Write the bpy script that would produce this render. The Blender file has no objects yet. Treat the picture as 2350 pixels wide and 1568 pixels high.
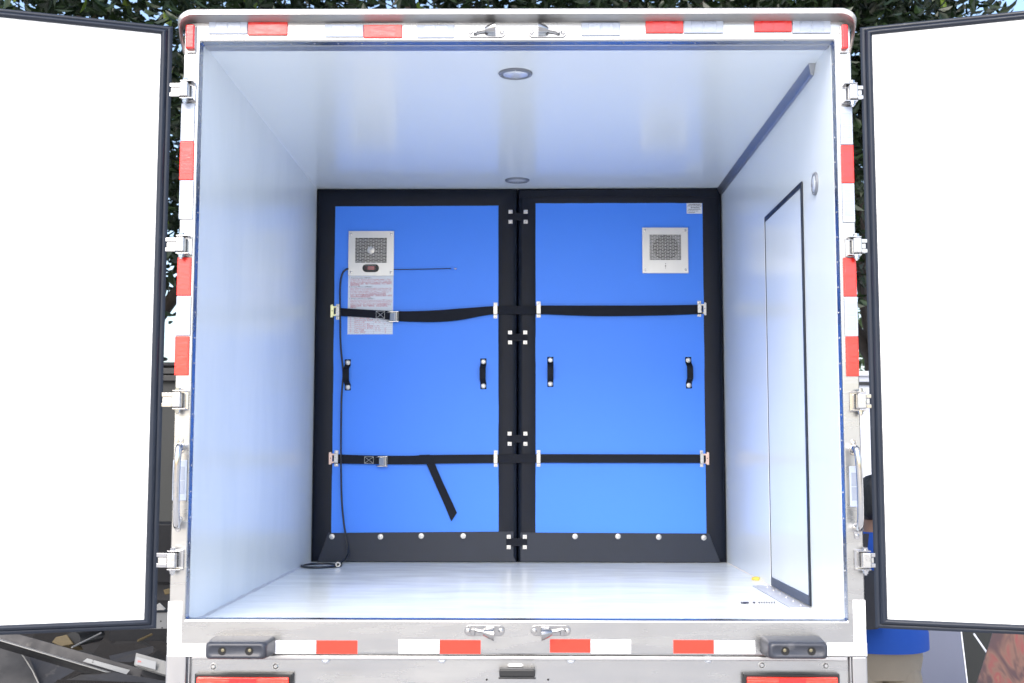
import bpy, bmesh, math, random
from mathutils import Vector, Matrix
random.seed(7)
R = math.radians
scene = bpy.context.scene
C = scene.collection

# ------------------------------------------------------------------ camera
FZ = 1.20                                   # height of the cargo floor above the ground
PITCH, YAW, ROLL = 0.09200, -0.00954, 0.00131
CAM = Vector((0.02366, -3.88251, FZ + 0.55026))
FPX = 2764.92                               # focal length in measuring pixels (picture 2350 wide)
cy_, sy_ = math.cos(YAW), math.sin(YAW)
cp_, sp_ = math.cos(PITCH), math.sin(PITCH)
cr_, sr_ = math.cos(ROLL), math.sin(ROLL)
x1 = Vector((cy_, -sy_, 0)); y1 = Vector((sy_, cy_, 0)); z1 = Vector((0, 0, 1))
fw = y1 * cp_ + z1 * sp_
up2 = z1 * cp_ - y1 * sp_
rt = x1 * cr_ + up2 * sr_
up = up2 * cr_ - x1 * sr_
cam_d = bpy.data.cameras.new("camera"); cam = bpy.data.objects.new("camera", cam_d); C.objects.link(cam)
m = Matrix((rt, up, -fw)).transposed().to_4x4(); m.translation = CAM
cam.matrix_world = m
cam_d.sensor_width = 36; cam_d.lens = FPX / 2350 * 36; cam_d.clip_end = 2000; cam_d.clip_start = 0.05
cam_d.dof.use_dof = True; cam_d.dof.focus_distance = 4.8; cam_d.dof.aperture_fstop = 5.6
scene.camera = cam

# ------------------------------------------------------------------ light
SUN_EL, SUN_AZ = 43, 196                    # sun behind the camera, a little to the left
w = bpy.data.worlds.new("World"); scene.world = w; w.use_nodes = True
nt = w.node_tree
sky = nt.nodes.new("ShaderNodeTexSky"); sky.sky_type = 'NISHITA'; sky.sun_disc = False
sky.sun_elevation = R(SUN_EL); sky.sun_rotation = R(SUN_AZ)
sky.air_density = 1.0; sky.dust_density = 2.8; sky.ozone_density = 1.0
bg = nt.nodes["Background"]; bg.inputs[1].default_value = 0.15
nt.links.new(sky.outputs[0], bg.inputs[0])
sd = bpy.data.lights.new("sun", 'SUN'); sun = bpy.data.objects.new("sun", sd); C.objects.link(sun)
sd.energy = 1.5; sd.angle = R(46); sd.color = (1, 0.97, 0.93)
az = R(SUN_AZ)
sdir = Vector((math.sin(az) * math.cos(R(SUN_EL)), math.cos(az) * math.cos(R(SUN_EL)), math.sin(R(SUN_EL))))
sun.rotation_euler = sdir.to_track_quat('Z', 'Y').to_euler()
scene.view_settings.view_transform = 'Standard'
scene.view_settings.look = 'None'
scene.view_settings.gamma = 1
scene.view_settings.use_curve_mapping = False
scene.view_settings.exposure = 1.32

# ------------------------------------------------------------------ measuring helpers
def ray(x, y):
    return (fw + rt * ((x - 1175) / FPX) + up * ((784 - y) / FPX))
def U(x, y, Y=0.0):
    d = ray(x, y); return CAM + d * ((Y - CAM.y) / d.y)
def UX(x, y, X):
    d = ray(x, y); return CAM + d * ((X - CAM.x) / d.x)
def UZ(x, y, Z):
    d = ray(x, y); return CAM + d * ((Z - CAM.z) / d.z)
KS = 2350 / 2363
def S(x, y, Y=0.0): return U(x * KS, y * KS, Y)

# ------------------------------------------------------------------ mesh helpers
class MB:
    def __init__(s): s.v = []; s.f = []
    def add(s, vs, fs):
        o = len(s.v); s.v += [Vector(a) for a in vs]; s.f += [tuple(i + o for i in f) for f in fs]; return s
    def box(s, x0, x1, y0, y1, z0, z1):
        x0, x1 = sorted((x0, x1)); y0, y1 = sorted((y0, y1)); z0, z1 = sorted((z0, z1))
        return s.add([(x0,y0,z0),(x1,y0,z0),(x1,y1,z0),(x0,y1,z0),(x0,y0,z1),(x1,y0,z1),(x1,y1,z1),(x0,y1,z1)],
                     [(3,2,1,0),(4,5,6,7),(0,1,5,4),(1,2,6,5),(2,3,7,6),(3,0,4,7)])
    def obox(s, c, ax, ay, az):
        c, ax, ay, az = Vector(c), Vector(ax), Vector(ay), Vector(az)
        vs = [c - ax - ay - az, c + ax - ay - az, c + ax + ay - az, c - ax + ay - az,
              c - ax - ay + az, c + ax - ay + az, c + ax + ay + az, c - ax + ay + az]
        return s.add(vs, [(3,2,1,0),(4,5,6,7),(0,1,5,4),(1,2,6,5),(2,3,7,6),(3,0,4,7)])
    def prism(s, poly, off):
        n = len(poly); off = Vector(off); p = [Vector(a) for a in poly]
        return s.add(p + [a + off for a in p], [tuple(range(n)), tuple(range(2*n-1, n-1, -1))] +
                     [(i, i + n, (i + 1) % n + n, (i + 1) % n) for i in range(n)])
    def ring(s, c, a, b, r, n):
        return [Vector(c) + (Vector(a) * math.cos(2*math.pi*i/n) + Vector(b) * math.sin(2*math.pi*i/n)) * r for i in range(n)]
    def lathe(s, c, axis, prof, n=20, closed_ends=True):
        axis = Vector(axis).normalized(); a = axis.orthogonal().normalized(); b = axis.cross(a)
        o = len(s.v)
        for r, h in prof: s.v += s.ring(Vector(c) + axis * h, a, b, r, n)
        for k in range(len(prof) - 1):
            for i in range(n):
                s.f.append((o+k*n+i, o+k*n+(i+1)%n, o+(k+1)*n+(i+1)%n, o+(k+1)*n+i))
        if closed_ends:
            s.f.append(tuple(o + i for i in reversed(range(n))))
            e = o + (len(prof) - 1) * n; s.f.append(tuple(e + i for i in range(n)))
        return s
    def cyl(s, p0, p1, r0, r1=None, n=12):
        p0, p1 = Vector(p0), Vector(p1); d = p1 - p0
        return s.lathe(p0, d, [(r0, 0), (r0 if r1 is None else r1, d.length)], n)
    def tube(s, path, r, n=8, closed=False):
        p = [Vector(a) for a in path]; m_ = len(p); o = len(s.v)
        rr = r if isinstance(r, (list, tuple)) else [r] * m_
        t0 = (p[1] - p[0]).normalized(); a = t0.orthogonal().normalized()
        for k in range(m_):
            if closed: t = (p[(k+1) % m_] - p[k-1]).normalized()
            else: t = (p[min(k+1, m_-1)] - p[max(k-1, 0)]).normalized()
            a = (a - t * a.dot(t)).normalized(); b = t.cross(a)
            s.v += s.ring(p[k], a, b, rr[k], n)
        for k in range(m_ if closed else m_ - 1):
            k2 = (k + 1) % m_
            for i in range(n): s.f.append((o+k*n+i, o+k*n+(i+1)%n, o+k2*n+(i+1)%n, o+k2*n+i))
        if not closed:
            s.f.append(tuple(o + i for i in reversed(range(n))))
            e = o + (m_ - 1) * n; s.f.append(tuple(e + i for i in range(n)))
        return s
    def ribbon(s, top, bot, th):
        """a webbing band: top and bottom edge point lists, thickness vector"""
        th = Vector(th); n = len(top); o = len(s.v)
        for a, b in zip(top, bot):
            a, b = Vector(a), Vector(b); s.v += [a, b, b + th, a + th]
        for k in range(n - 1):
            i, j = o + 4*k, o + 4*k + 4
            s.f += [(i, j, j+1, i+1), (i+1, j+1, j+2, i+2), (i+2, j+2, j+3, i+3), (i+3, j+3, j, i)]
        s.f += [(o, o+1, o+2, o+3), (o+4*n-1, o+4*n-2, o+4*n-3, o+4*n-4)]
        return s
    def loft(s, rings):
        o = len(s.v); n = len(rings[0])
        for r_ in rings: s.v += [Vector(a) for a in r_]
        for k in range(len(rings) - 1):
            for i in range(n): s.f.append((o+k*n+i, o+k*n+(i+1)%n, o+(k+1)*n+(i+1)%n, o+(k+1)*n+i))
        s.f.append(tuple(o + i for i in reversed(range(n))))
        e = o + (len(rings) - 1) * n; s.f.append(tuple(e + i for i in range(n)))
        return s

ORG = {}
def thing(name, label, cat, loc=(0, 0, 0), group=None):
    o = bpy.data.objects.new(name, None); C.objects.link(o); o.location = loc
    o.empty_display_size = 0.1
    o["label"] = label; o["category"] = cat
    if group: o["group"] = group
    ORG[o.name] = Vector(loc); return o
def part(name, mb, mat, parent=None, bevel=0, seg=2, sharp=35, label=None, fixn=True, loc=None):
    org = ORG[parent.name] if parent else Vector(loc or (0, 0, 0))
    me = bpy.data.meshes.new(name)
    me.from_pydata([v - org for v in mb.v], [], mb.f)
    if fixn:
        bm = bmesh.new(); bm.from_mesh(me); bmesh.ops.recalc_face_normals(bm, faces=bm.faces); bm.to_mesh(me); bm.free()
    me.polygons.foreach_set("use_smooth", [True] * len(me.polygons))
    me.set_sharp_from_angle(angle=R(sharp))
    me.materials.append(mat)
    o = bpy.data.objects.new(name, me); C.objects.link(o)
    if parent: o.parent = parent
    else: o.location = org
    if label: o["label"] = label
    ORG[o.name] = org
    if bevel:
        b = o.modifiers.new("bevel", 'BEVEL'); b.width = bevel; b.segments = seg; b.limit_method = 'ANGLE'
        b.angle_limit = R(30); b.harden_normals = True
    return o
def tag(o, label, cat, group=None):
    o["label"] = label; o["category"] = cat
    if group: o["group"] = group
    return o
def text_into(mb, s, p, ux, uz, size, align='LEFT', maxw=None):
    cu = bpy.data.curves.new("t", 'FONT'); cu.body = s; cu.size = size; cu.align_x = align; cu.resolution_u = 2
    ob = bpy.data.objects.new("t", cu); C.objects.link(ob)
    dg = bpy.context.evaluated_depsgraph_get(); me = bpy.data.meshes.new_from_object(ob.evaluated_get(dg))
    ux, uz, p = Vector(ux), Vector(uz), Vector(p)
    if maxw and len(me.vertices):
        wd = max(v.co.x for v in me.vertices)
        if wd > maxw: ux = ux * (maxw / wd)
    mb.add([p + ux * v.co.x + uz * v.co.y for v in me.vertices], [tuple(q.vertices) for q in me.polygons])
    bpy.data.objects.remove(ob); bpy.data.curves.remove(cu); bpy.data.meshes.remove(me)

# ------------------------------------------------------------------ materials
def mat(name, col, rough=0.5, metal=0.0, var=0.0, vscale=(6, 6, 6), bump=0.0, bscale=(40, 40, 40),
        rvar=0.0, coat=0.0, dirt=None, dscale=(3, 3, 3), dlo=0.62, dhi=0.75, trans=0.0, spec=0.5, detail=5, ddet=8):
    M = bpy.data.materials.new(name); M.use_nodes = True
    t = M.node_tree; n = t.nodes; L = t.links; b = n["Principled BSDF"]
    b.inputs["Base Color"].default_value = (*col, 1); b.inputs["Roughness"].default_value = rough
    b.inputs["Metallic"].default_value = metal; b.inputs["Specular IOR Level"].default_value = spec
    if coat: b.inputs["Coat Weight"].default_value = coat; b.inputs["Coat Roughness"].default_value = 0.08
    if trans: b.inputs["Transmission Weight"].default_value = trans
    tc = n.new("ShaderNodeTexCoord")
    def noise(sc, det=detail):
        mp = n.new("ShaderNodeMapping"); mp.inputs["Scale"].default_value = sc
        L.new(tc.outputs["Object"], mp.inputs["Vector"])
        no = n.new("ShaderNodeTexNoise"); no.inputs["Scale"].default_value = 1; no.inputs["Detail"].default_value = det
        no.inputs["Roughness"].default_value = 0.6
        L.new(mp.outputs[0], no.inputs["Vector"]); return no.outputs[0]
    out = None
    if var:
        mx = n.new("ShaderNodeMix"); mx.data_type = 'RGBA'
        mx.inputs[6].default_value = (*[max(0, c * (1 - var)) for c in col], 1)
        mx.inputs[7].default_value = (*[min(1, c * (1 + var)) for c in col], 1)
        L.new(noise(vscale), mx.inputs[0]); out = mx.outputs[2]
    if dirt:
        mx = n.new("ShaderNodeMix"); mx.data_type = 'RGBA'
        if out: L.new(out, mx.inputs[6])
        else: mx.inputs[6].default_value = (*col, 1)
        mx.inputs[7].default_value = (*dirt, 1)
        mr = n.new("ShaderNodeMapRange"); mr.inputs[1].default_value = dlo; mr.inputs[2].default_value = dhi
        L.new(noise(dscale, ddet), mr.inputs[0]); L.new(mr.outputs[0], mx.inputs[0]); out = mx.outputs[2]
    if out: L.new(out, b.inputs["Base Color"])
    if rvar:
        mr = n.new("ShaderNodeMapRange"); mr.inputs[1].default_value = 0.3; mr.inputs[2].default_value = 0.7
        mr.inputs[3].default_value = max(0.02, rough - rvar); mr.inputs[4].default_value = rough + rvar
        L.new(noise((vscale[0]*1.7, vscale[1]*1.7, vscale[2]*1.7)), mr.inputs[0]); L.new(mr.outputs[0], b.inputs["Roughness"])
    if bump:
        bp = n.new("ShaderNodeBump"); bp.inputs["Strength"].default_value = bump; bp.inputs["Distance"].default_value = 0.01
        L.new(noise(bscale, 4), bp.inputs["Height"]); L.new(bp.outputs[0], b.inputs["Normal"])
    return M

M = {}
M['steel'] = mat('brushed_stainless', (0.44, 0.444, 0.45), 0.27, 1.0, var=0.07, vscale=(1.5, 9, 9), rvar=0.08, bump=0.03, bscale=(6, 300, 300),
                 dirt=(0.38, 0.38, 0.378), dscale=(3, 5, 5), dlo=0.50, dhi=0.80)
M['steel_v'] = mat('brushed_stainless_vertical', (0.46, 0.46, 0.47), 0.30, 1.0, var=0.06, vscale=(9, 9, 1.5), rvar=0.07, bump=0.03, bscale=(300, 300, 6))
M['steel_clean'] = mat('clean_brushed_steel', (0.56, 0.565, 0.575), 0.34, 1.0, var=0.04, vscale=(20, 20, 3), rvar=0.05, bump=0.02, bscale=(300, 300, 8))
M['chrome'] = mat('polished_steel', (0.50, 0.50, 0.51), 0.13, 1.0, rvar=0.06, vscale=(30, 30, 30))
M['zinc'] = mat('zinc_plate', (0.52, 0.52, 0.52), 0.32, 1.0, var=0.12, vscale=(60, 60, 60), rvar=0.1)
M['yzinc'] = mat('yellow_zinc_plate', (0.80, 0.78, 0.45), 0.35, 0.9, var=0.15, vscale=(60, 60, 60))
M['rzinc'] = mat('copper_tinted_zinc', (0.72, 0.52, 0.44), 0.35, 0.9, var=0.15, vscale=(60, 60, 60))
M['dullbolt'] = mat('dull_bolt', (0.20, 0.18, 0.12), 0.5, 0.6, var=0.3, vscale=(90, 90, 90))
M['greyback'] = mat('fan_shroud', (0.16, 0.16, 0.165), 0.5)
M['rubber_lt'] = mat('slate_rubber', (0.06, 0.075, 0.11), 0.45, 0, var=0.2, vscale=(9, 9, 9))
M['galv'] = mat('pale_galvanised', (0.50, 0.52, 0.57), 0.4, 0.3, var=0.08, vscale=(14, 14, 14))
M['rail'] = mat('dull_drip_rail', (0.42, 0.415, 0.41), 0.5, 1.0, var=0.12, vscale=(3, 30, 30), rvar=0.08)
M['bezel'] = mat('grey_lamp_bezel', (0.17, 0.185, 0.215), 0.45)
M['darkchrome'] = mat('cast_steel', (0.36, 0.36, 0.365), 0.2, 1.0, rvar=0.08, vscale=(30, 30, 30))
M['alu'] = mat('dull_aluminium', (0.50, 0.50, 0.51), 0.4, 1.0, var=0.1, vscale=(30, 4, 30))
M['frp'] = mat('white_glass_fibre_wall', (0.745, 0.80, 0.842), 0.24, 0, ddet=3, var=0.02, vscale=(1.2, 1.2, 1.2), bump=0.02, bscale=(1.6, 1.6, 1.6),
               dirt=(0.70, 0.755, 0.805), dscale=(1.6, 1.6, 0.8), dlo=0.50, dhi=0.86)
M['frp_left'] = mat('white_glass_fibre_wall_smudged', (0.745, 0.80, 0.842), 0.26, 0, ddet=3, var=0.02, vscale=(1.2, 1.2, 1.2), bump=0.02, bscale=(1.6, 1.6, 1.6),
               dirt=(0.69, 0.752, 0.80), dscale=(4.5, 4.5, 1.6), dlo=0.42, dhi=0.75)
M['frp_ceiling'] = mat('white_glass_fibre_ceiling', (0.745, 0.80, 0.842), 0.19, 0, bump=0.02, bscale=(1.6, 1.6, 1.6), var=0.015, vscale=(1, 1, 1))
M['frp_floor'] = mat('white_glass_fibre_floor', (0.72, 0.775, 0.805), 0.2, 0, bump=0.03, bscale=(3, 6, 3), var=0.02, vscale=(2, 6, 2), rvar=0.05,
                     dirt=(0.60, 0.655, 0.725), dscale=(2.5, 8, 3), dlo=0.52, dhi=0.76)
M['door_white'] = mat('white_door_panel', (0.80, 0.81, 0.81), 0.32, 0, var=0.01, vscale=(2, 2, 2), bump=0.015, bscale=(2, 2, 2))
M['skin_out'] = mat('outer_box_skin', (0.75, 0.76, 0.78), 0.3, 0)
M['rubber'] = mat('black_door_rubber', (0.013, 0.018, 0.030), 0.38, 0, spec=0.3, var=0.25, vscale=(8, 8, 8), rvar=0.1, bump=0.05, bscale=(12, 12, 12),
                  dirt=(0.07, 0.08, 0.10), dscale=(22, 22, 22), dlo=0.66, dhi=0.80)
M['rubber_dk'] = mat('dark_door_edge', (0.010, 0.012, 0.018), 0.5)
M['bumper'] = mat('black_bumper_rubber', (0.028, 0.032, 0.045), 0.42, 0, var=0.2, vscale=(20, 20, 20), bump=0.06, bscale=(60, 60, 60),
                  dirt=(0.16, 0.16, 0.17), dscale=(14, 14, 14), dlo=0.60, dhi=0.85)
M['blue'] = mat('blue_vinyl_sheet', (0.062, 0.25, 0.92), 0.42, 0, spec=0.35, var=0.02, vscale=(3, 3, 3), bump=0.02, bscale=(2.5, 2.5, 2.5))
M['vinyl'] = mat('black_vinyl', (0.005, 0.008, 0.017), 0.40, 0, spec=0.2, var=0.15, vscale=(8, 8, 8), bump=0.12, bscale=(7, 7, 5))
M['skirt'] = mat('charcoal_vinyl_skirt', (0.017, 0.023, 0.039), 0.33, 0, spec=0.35, var=0.15, vscale=(6, 6, 6), bump=0.06, bscale=(5, 5, 5))
M['web'] = mat('black_webbing', (0.006, 0.008, 0.015), 0.6, 0, spec=0.2, bump=0.2, bscale=(60, 300, 500))
M['stitch'] = mat('white_thread', (0.7, 0.7, 0.7), 0.7)
M['black'] = mat('black_plastic', (0.010, 0.011, 0.013), 0.4)
M['void'] = mat('dark_cavity', (0.004, 0.004, 0.005), 0.7)
M['cable'] = mat('black_cable', (0.010, 0.014, 0.022), 0.35)
M['red'] = mat('red_reflector', (0.72, 0.018, 0.012), 0.22, 0, var=0.10, vscale=(30, 30, 30), coat=0.6, bump=0.06, bscale=(160, 160, 160))
M['redlamp'] = mat('red_lamp_lens', (0.70, 0.012, 0.010), 0.1, 0, coat=0.8, bump=0.15, bscale=(20, 20, 60), var=0.15, vscale=(30, 30, 30))
M['orange'] = mat('orange_red_lens', (0.80, 0.030, 0.010), 0.12, 0, coat=0.8, bump=0.4, bscale=(10, 10, 260), var=0.2, vscale=(10, 10, 120))
M['whiteref'] = mat('white_reflector', (0.38, 0.43, 0.53), 0.3, 0, var=0.03, vscale=(30, 30, 30), coat=0.4, bump=0.05, bscale=(160, 160, 160))
M['whitelens'] = mat('white_reflector_lens', (0.31, 0.35, 0.44), 0.2, 0.2, var=0.06, vscale=(50, 50, 50), coat=0.6, bump=0.12, bscale=(220, 220, 220))
M['tape'] = mat('white_tape', (0.80, 0.81, 0.84), 0.35, 0, var=0.02, vscale=(12, 12, 12), bump=0.04, bscale=(25, 25, 25))
M['redtape'] = mat('red_tape', (0.78, 0.035, 0.018), 0.35, 0, var=0.06, vscale=(20, 20, 20), bump=0.05, bscale=(60, 60, 60))
M['clear'] = mat('lamp_glass', (0.65, 0.68, 0.72), 0.12, 0.2, coat=0.8, bump=0.3, bscale=(90, 90, 90), var=0.2, vscale=(40, 40, 40))
M['caulk'] = mat('grey_caulk', (0.46, 0.49, 0.54), 0.6, 0, var=0.25, vscale=(14, 14, 14), bump=0.2, bscale=(30, 30, 30))
M['caulk_y'] = mat('cream_caulk', (0.66, 0.63, 0.55), 0.6, 0, var=0.15, vscale=(14, 14, 14))
M['paper'] = mat('white_paper', (0.74, 0.77, 0.82), 0.55, 0, var=0.02, vscale=(9, 9, 9))
M['paper_dull'] = mat('thin_paper', (0.62, 0.64, 0.67), 0.6)
M['ink_r'] = mat('red_print', (0.50, 0.03, 0.07), 0.6)
M['ink_k'] = mat('black_print', (0.03, 0.03, 0.05), 0.6)
M['ink_l'] = mat('grey_table_line', (0.35, 0.30, 0.38), 0.6)
M['led'] = mat('red_display', (0.24, 0.035, 0.05), 0.2, 0, coat=0.5)
M['yellow'] = mat('yellow_foam', (0.60, 0.48, 0.08), 0.7, 0, var=0.2, vscale=(40, 40, 40), bump=0.4, bscale=(80, 80, 80))
M['plate_dk'] = mat('scrap_steel_dark', (0.014, 0.0145, 0.017), 0.55, 0.4, var=0.4, vscale=(6, 6, 6), rvar=0.12, dirt=(0.07, 0.07, 0.075), dscale=(9, 9, 9), dlo=0.62, dhi=0.76)  # scrap steels lowered in tone, the shade around them put into the colour
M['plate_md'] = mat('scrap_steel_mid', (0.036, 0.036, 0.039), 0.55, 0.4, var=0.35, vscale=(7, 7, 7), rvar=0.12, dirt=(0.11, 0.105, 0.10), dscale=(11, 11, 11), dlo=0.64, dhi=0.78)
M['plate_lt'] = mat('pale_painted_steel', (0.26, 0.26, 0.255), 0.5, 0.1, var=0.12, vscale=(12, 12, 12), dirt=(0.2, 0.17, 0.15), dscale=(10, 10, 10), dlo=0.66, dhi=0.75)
M['rust'] = mat('shade_darkened_rusty_steel', (0.005, 0.004, 0.004), 0.9, 0, var=0.5, vscale=(10, 10, 10), bump=0.3, bscale=(40, 40, 40))  # rusty steel, with the heap's shade darkened into the base colour
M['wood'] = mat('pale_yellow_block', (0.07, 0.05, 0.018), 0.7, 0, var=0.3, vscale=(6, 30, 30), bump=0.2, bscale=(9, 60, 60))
M['sticker'] = mat('worn_white_sticker', (0.34, 0.35, 0.36), 0.5, 0, dirt=(0.03, 0.03, 0.035), dscale=(24, 24, 24), dlo=0.60, dhi=0.64)
M['sticker2'] = mat('dull_white_label', (0.36, 0.37, 0.38), 0.5)
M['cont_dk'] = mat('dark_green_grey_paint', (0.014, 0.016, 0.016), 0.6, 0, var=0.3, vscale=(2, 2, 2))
M['cont_lt'] = mat('pale_painted_wall', (0.62, 0.64, 0.72), 0.5, 0, var=0.04, vscale=(2, 2, 2))
M['board'] = mat('blue_grey_board', (0.10, 0.112, 0.165), 0.45, 0, var=0.08, vscale=(3, 3, 3))
M['concrete'] = mat('yard_concrete', (0.52, 0.51, 0.495), 0.85, 0, var=0.25, vscale=(0.6, 0.6, 0.6), bump=0.3, bscale=(30, 30, 30), detail=10,
                    dirt=(0.40, 0.39, 0.375), dscale=(0.4, 0.4, 0.4), dlo=0.5, dhi=0.75)
M['shirt'] = mat('blue_cotton', (0.006, 0.062, 0.34), 0.85, 0, var=0.12, vscale=(5, 5, 5), bump=0.5, bscale=(5, 5, 3))
M['piping'] = mat('pale_trim', (0.35, 0.42, 0.55), 0.7)
M['khaki'] = mat('khaki_cotton', (0.24, 0.205, 0.16), 0.85, 0, var=0.15, vscale=(5, 5, 5), bump=0.6, bscale=(6, 6, 4))
M['skin'] = mat('skin', (0.30, 0.16, 0.10), 0.5, 0, var=0.1, vscale=(12, 12, 12))
M['hair'] = mat('black_hair', (0.008, 0.007, 0.007), 0.45, 0, bump=0.6, bscale=(60, 60, 14))
M['bag'] = mat('black_bag_fabric', (0.015, 0.015, 0.02), 0.7, 0, var=0.3, vscale=(9, 9, 9), bump=0.3, bscale=(9, 9, 9))
M['bark'] = mat('bark', (0.07, 0.055, 0.045), 0.9, 0, var=0.4, vscale=(20, 20, 5), bump=0.8, bscale=(30, 30, 6))

def leafmat(name, c0, c1, tl):
    Mt = bpy.data.materials.new(name); Mt.use_nodes = True
    t = Mt.node_tree; n = t.nodes; L = t.links; b = n["Principled BSDF"]
    tc = n.new("ShaderNodeTexCoord"); no = n.new("ShaderNodeTexNoise"); no.inputs["Scale"].default_value = 5; no.inputs["Detail"].default_value = 6
    L.new(tc.outputs["Object"], no.inputs["Vector"])
    cr = n.new("ShaderNodeValToRGB"); cr.color_ramp.elements[0].position = 0.38; cr.color_ramp.elements[1].position = 0.72
    cr.color_ramp.elements[0].color = (*c0, 1); cr.color_ramp.elements[1].color = (*c1, 1)
    L.new(no.outputs[0], cr.inputs[0]); L.new(cr.outputs[0], b.inputs["Base Color"])
    b.inputs["Roughness"].default_value = 0.38
    tr = n.new("ShaderNodeBsdfTranslucent"); L.new(cr.outputs[0], tr.inputs[0])
    ms = n.new("ShaderNodeMixShader"); ms.inputs[0].default_value = tl
    L.new(b.outputs[0], ms.inputs[1]); L.new(tr.outputs[0], ms.inputs[2]); L.new(ms.outputs[0], n["Material Output"].inputs[0])
    return Mt
M['leaf'] = leafmat('dark_leaf', (0.007, 0.016, 0.007), (0.024, 0.044, 0.013), 0.2)
M['leaf_y'] = leafmat('fresh_leaf', (0.10, 0.17, 0.025), (0.20, 0.26, 0.04), 0.4)
M['leaf_p'] = leafmat('pale_bush_leaf', (0.10, 0.15, 0.06), (0.22, 0.28, 0.12), 0.35)

def flame_mat():
    Mt = bpy.data.materials.new('abstract_print'); Mt.use_nodes = True
    t = Mt.node_tree; n = t.nodes; L = t.links; b = n["Principled BSDF"]
    tc = n.new("ShaderNodeTexCoord"); mp = n.new("ShaderNodeMapping"); mp.inputs["Scale"].default_value = (6, 6, 2.2)
    mp.inputs["Rotation"].default_value = (0, 0.3, 0)
    L.new(tc.outputs["Object"], mp.inputs[0])
    no = n.new("ShaderNodeTexNoise"); no.inputs["Scale"].default_value = 1.0; no.inputs["Detail"].default_value = 3; no.inputs["Distortion"].default_value = 1.4
    L.new(mp.outputs[0], no.inputs["Vector"])
    cr = n.new("ShaderNodeValToRGB"); e = cr.color_ramp.elements
    e[0].position = 0.30; e[0].color = (0.018, 0.008, 0.014, 1); e[1].position = 0.44; e[1].color = (0.055, 0.016, 0.016, 1)
    for p, c in ((0.52, (0.15, 0.065, 0.04)), (0.58, (0.20, 0.028, 0.025)), (0.64, (0.18, 0.13, 0.055)), (0.72, (0.17, 0.18, 0.11))):
        q = e.new(p); q.color = (*c, 1)
    L.new(no.outputs[0], cr.inputs[0]); L.new(cr.outputs[0], b.inputs["Base Color"]); b.inputs["Roughness"].default_value = 0.4
    return Mt
M['print'] = flame_mat()

# ------------------------------------------------------------------ ground
g = MB().box(-120, 120, -120, 160, -0.3, 0)
go = part('ground', g, M['concrete']); go["kind"] = "structure"

# ================================================================== the truck
W2 = 1.05; HC = FZ + 1.9148; D = 2.2594; JAMB = 0.046; BOXEND = 3.9
SILL = FZ + 0.0225; HEAD = HC - 0.007
truck = thing('box_truck', 'white box truck with steel rear frame and both rear doors wide open', 'truck', (0, 1.5, 0))
OUT_L = S(410, 640).x; OUT_R = S(1977.5, 640).x
OUT_T = U(1185, 32).z; SILL_B = U(1185, 1504).z

# rear frame: one welded ring
def frame_ring():
    mb = MB()
    o = [(OUT_L, SILL_B), (OUT_R, SILL_B), (OUT_R, OUT_T), (OUT_L, OUT_T)]
    i = [(-W2, SILL), (W2, SILL), (W2, HEAD), (-W2, HEAD)]
    vs = [(x, 0, z) for x, z in o] + [(x, 0, z) for x, z in i] + [(x, JAMB, z) for x, z in o] + [(x, JAMB, z) for x, z in i]
    fs = []
    for k in range(4):
        j = (k + 1) % 4
        fs += [(k, j, 4+j, 4+k), (8+j, 8+k, 12+k, 12+j), (4+k, 4+j, 12+j, 12+k), (k, 8+k, 8+j, j)]
    return mb.add(vs, fs)
part('rear_frame', frame_ring(), M['steel'], truck, bevel=0.006, seg=3)

# box panels
WT = 0.062
part('side_wall', MB().box(-W2 - WT, -W2, JAMB + 0.001, BOXEND, SILL_B, HC + 0.06), M['frp_left'], truck)
part('side_wall', MB().box(W2, W2 + WT, JAMB + 0.001, BOXEND, SILL_B, HC + 0.06), M['frp'], truck)
part('ceiling_panel', MB().box(-W2, W2, JAMB + 0.001, BOXEND, HC, HC + 0.06), M['frp_ceiling'], truck)
part('floor_panel', MB().box(-W2, W2, JAMB + 0.001, BOXEND, FZ - 0.09, FZ), M['frp_floor'], truck)
part('front_wall', MB().box(-W2 - WT, W2 + WT, BOXEND + 0.001, BOXEND + 0.06, SILL_B, HC + 0.06), M['skin_out'], truck)
# trims and seams
part('ceiling_trim', MB().box(-W2 + 0.002, W2 - 0.002, JAMB + 0.002, JAMB + 0.055, HC - 0.006, HC - 0.0005), M['alu'], truck, bevel=0.002)
rv = MB()
for k in range(26):
    x = -0.99 + k * 0.0792
    rv.lathe((x, 0.022, HEAD), (0, 0, -1), [(0.003, -0.001), (0.0027, 0.001), (0.001, 0.0016)], 8)
for k in range(22):
    z = SILL + 0.07 + k * 0.083
    for sx in (-1, 1): rv.lathe((sx * W2, 0.026, z), (-sx, 0, 0), [(0.003, -0.001), (0.0027, 0.001), (0.001, 0.0016)], 8)
part('rivets', rv, M['alu'], truck)["kind"] = "stuff"
def fillet(sx, r, m_):
    mb = MB(); rings = []
    n = 40
    for k in range(n + 1):
        y = JAMB + 0.01 + (D - JAMB - 0.02) * k / n
        q = r * random.uniform(0.6, 1.3)
        rings.append([(sx * (W2 + 0.001), y, FZ - 0.001), (sx * (W2 - q), y, FZ - 0.0005), (sx * (W2 + 0.0005), y, FZ + q * 0.9)])
    part('seam_caulk', mb.loft(rings), m_, truck)
fillet(-1, 0.009, M['caulk']); fillet(1, 0.005, M['caulk_y'])
cl = MB(); rings = []
for k in range(41):
    y = JAMB + 0.25 + (D - JAMB - 0.27) * k / 40; q = random.uniform(0.004, 0.007) * (0.3 + 0.7 * k / 40)
    rings.append([(-W2 - 0.001, y, HC + 0.001), (-W2 - 0.0005, y, HC - q), (-W2 + q, y, HC + 0.0005)])
part('seam_caulk', cl.loft(rings), M['frp'], truck)

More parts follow.
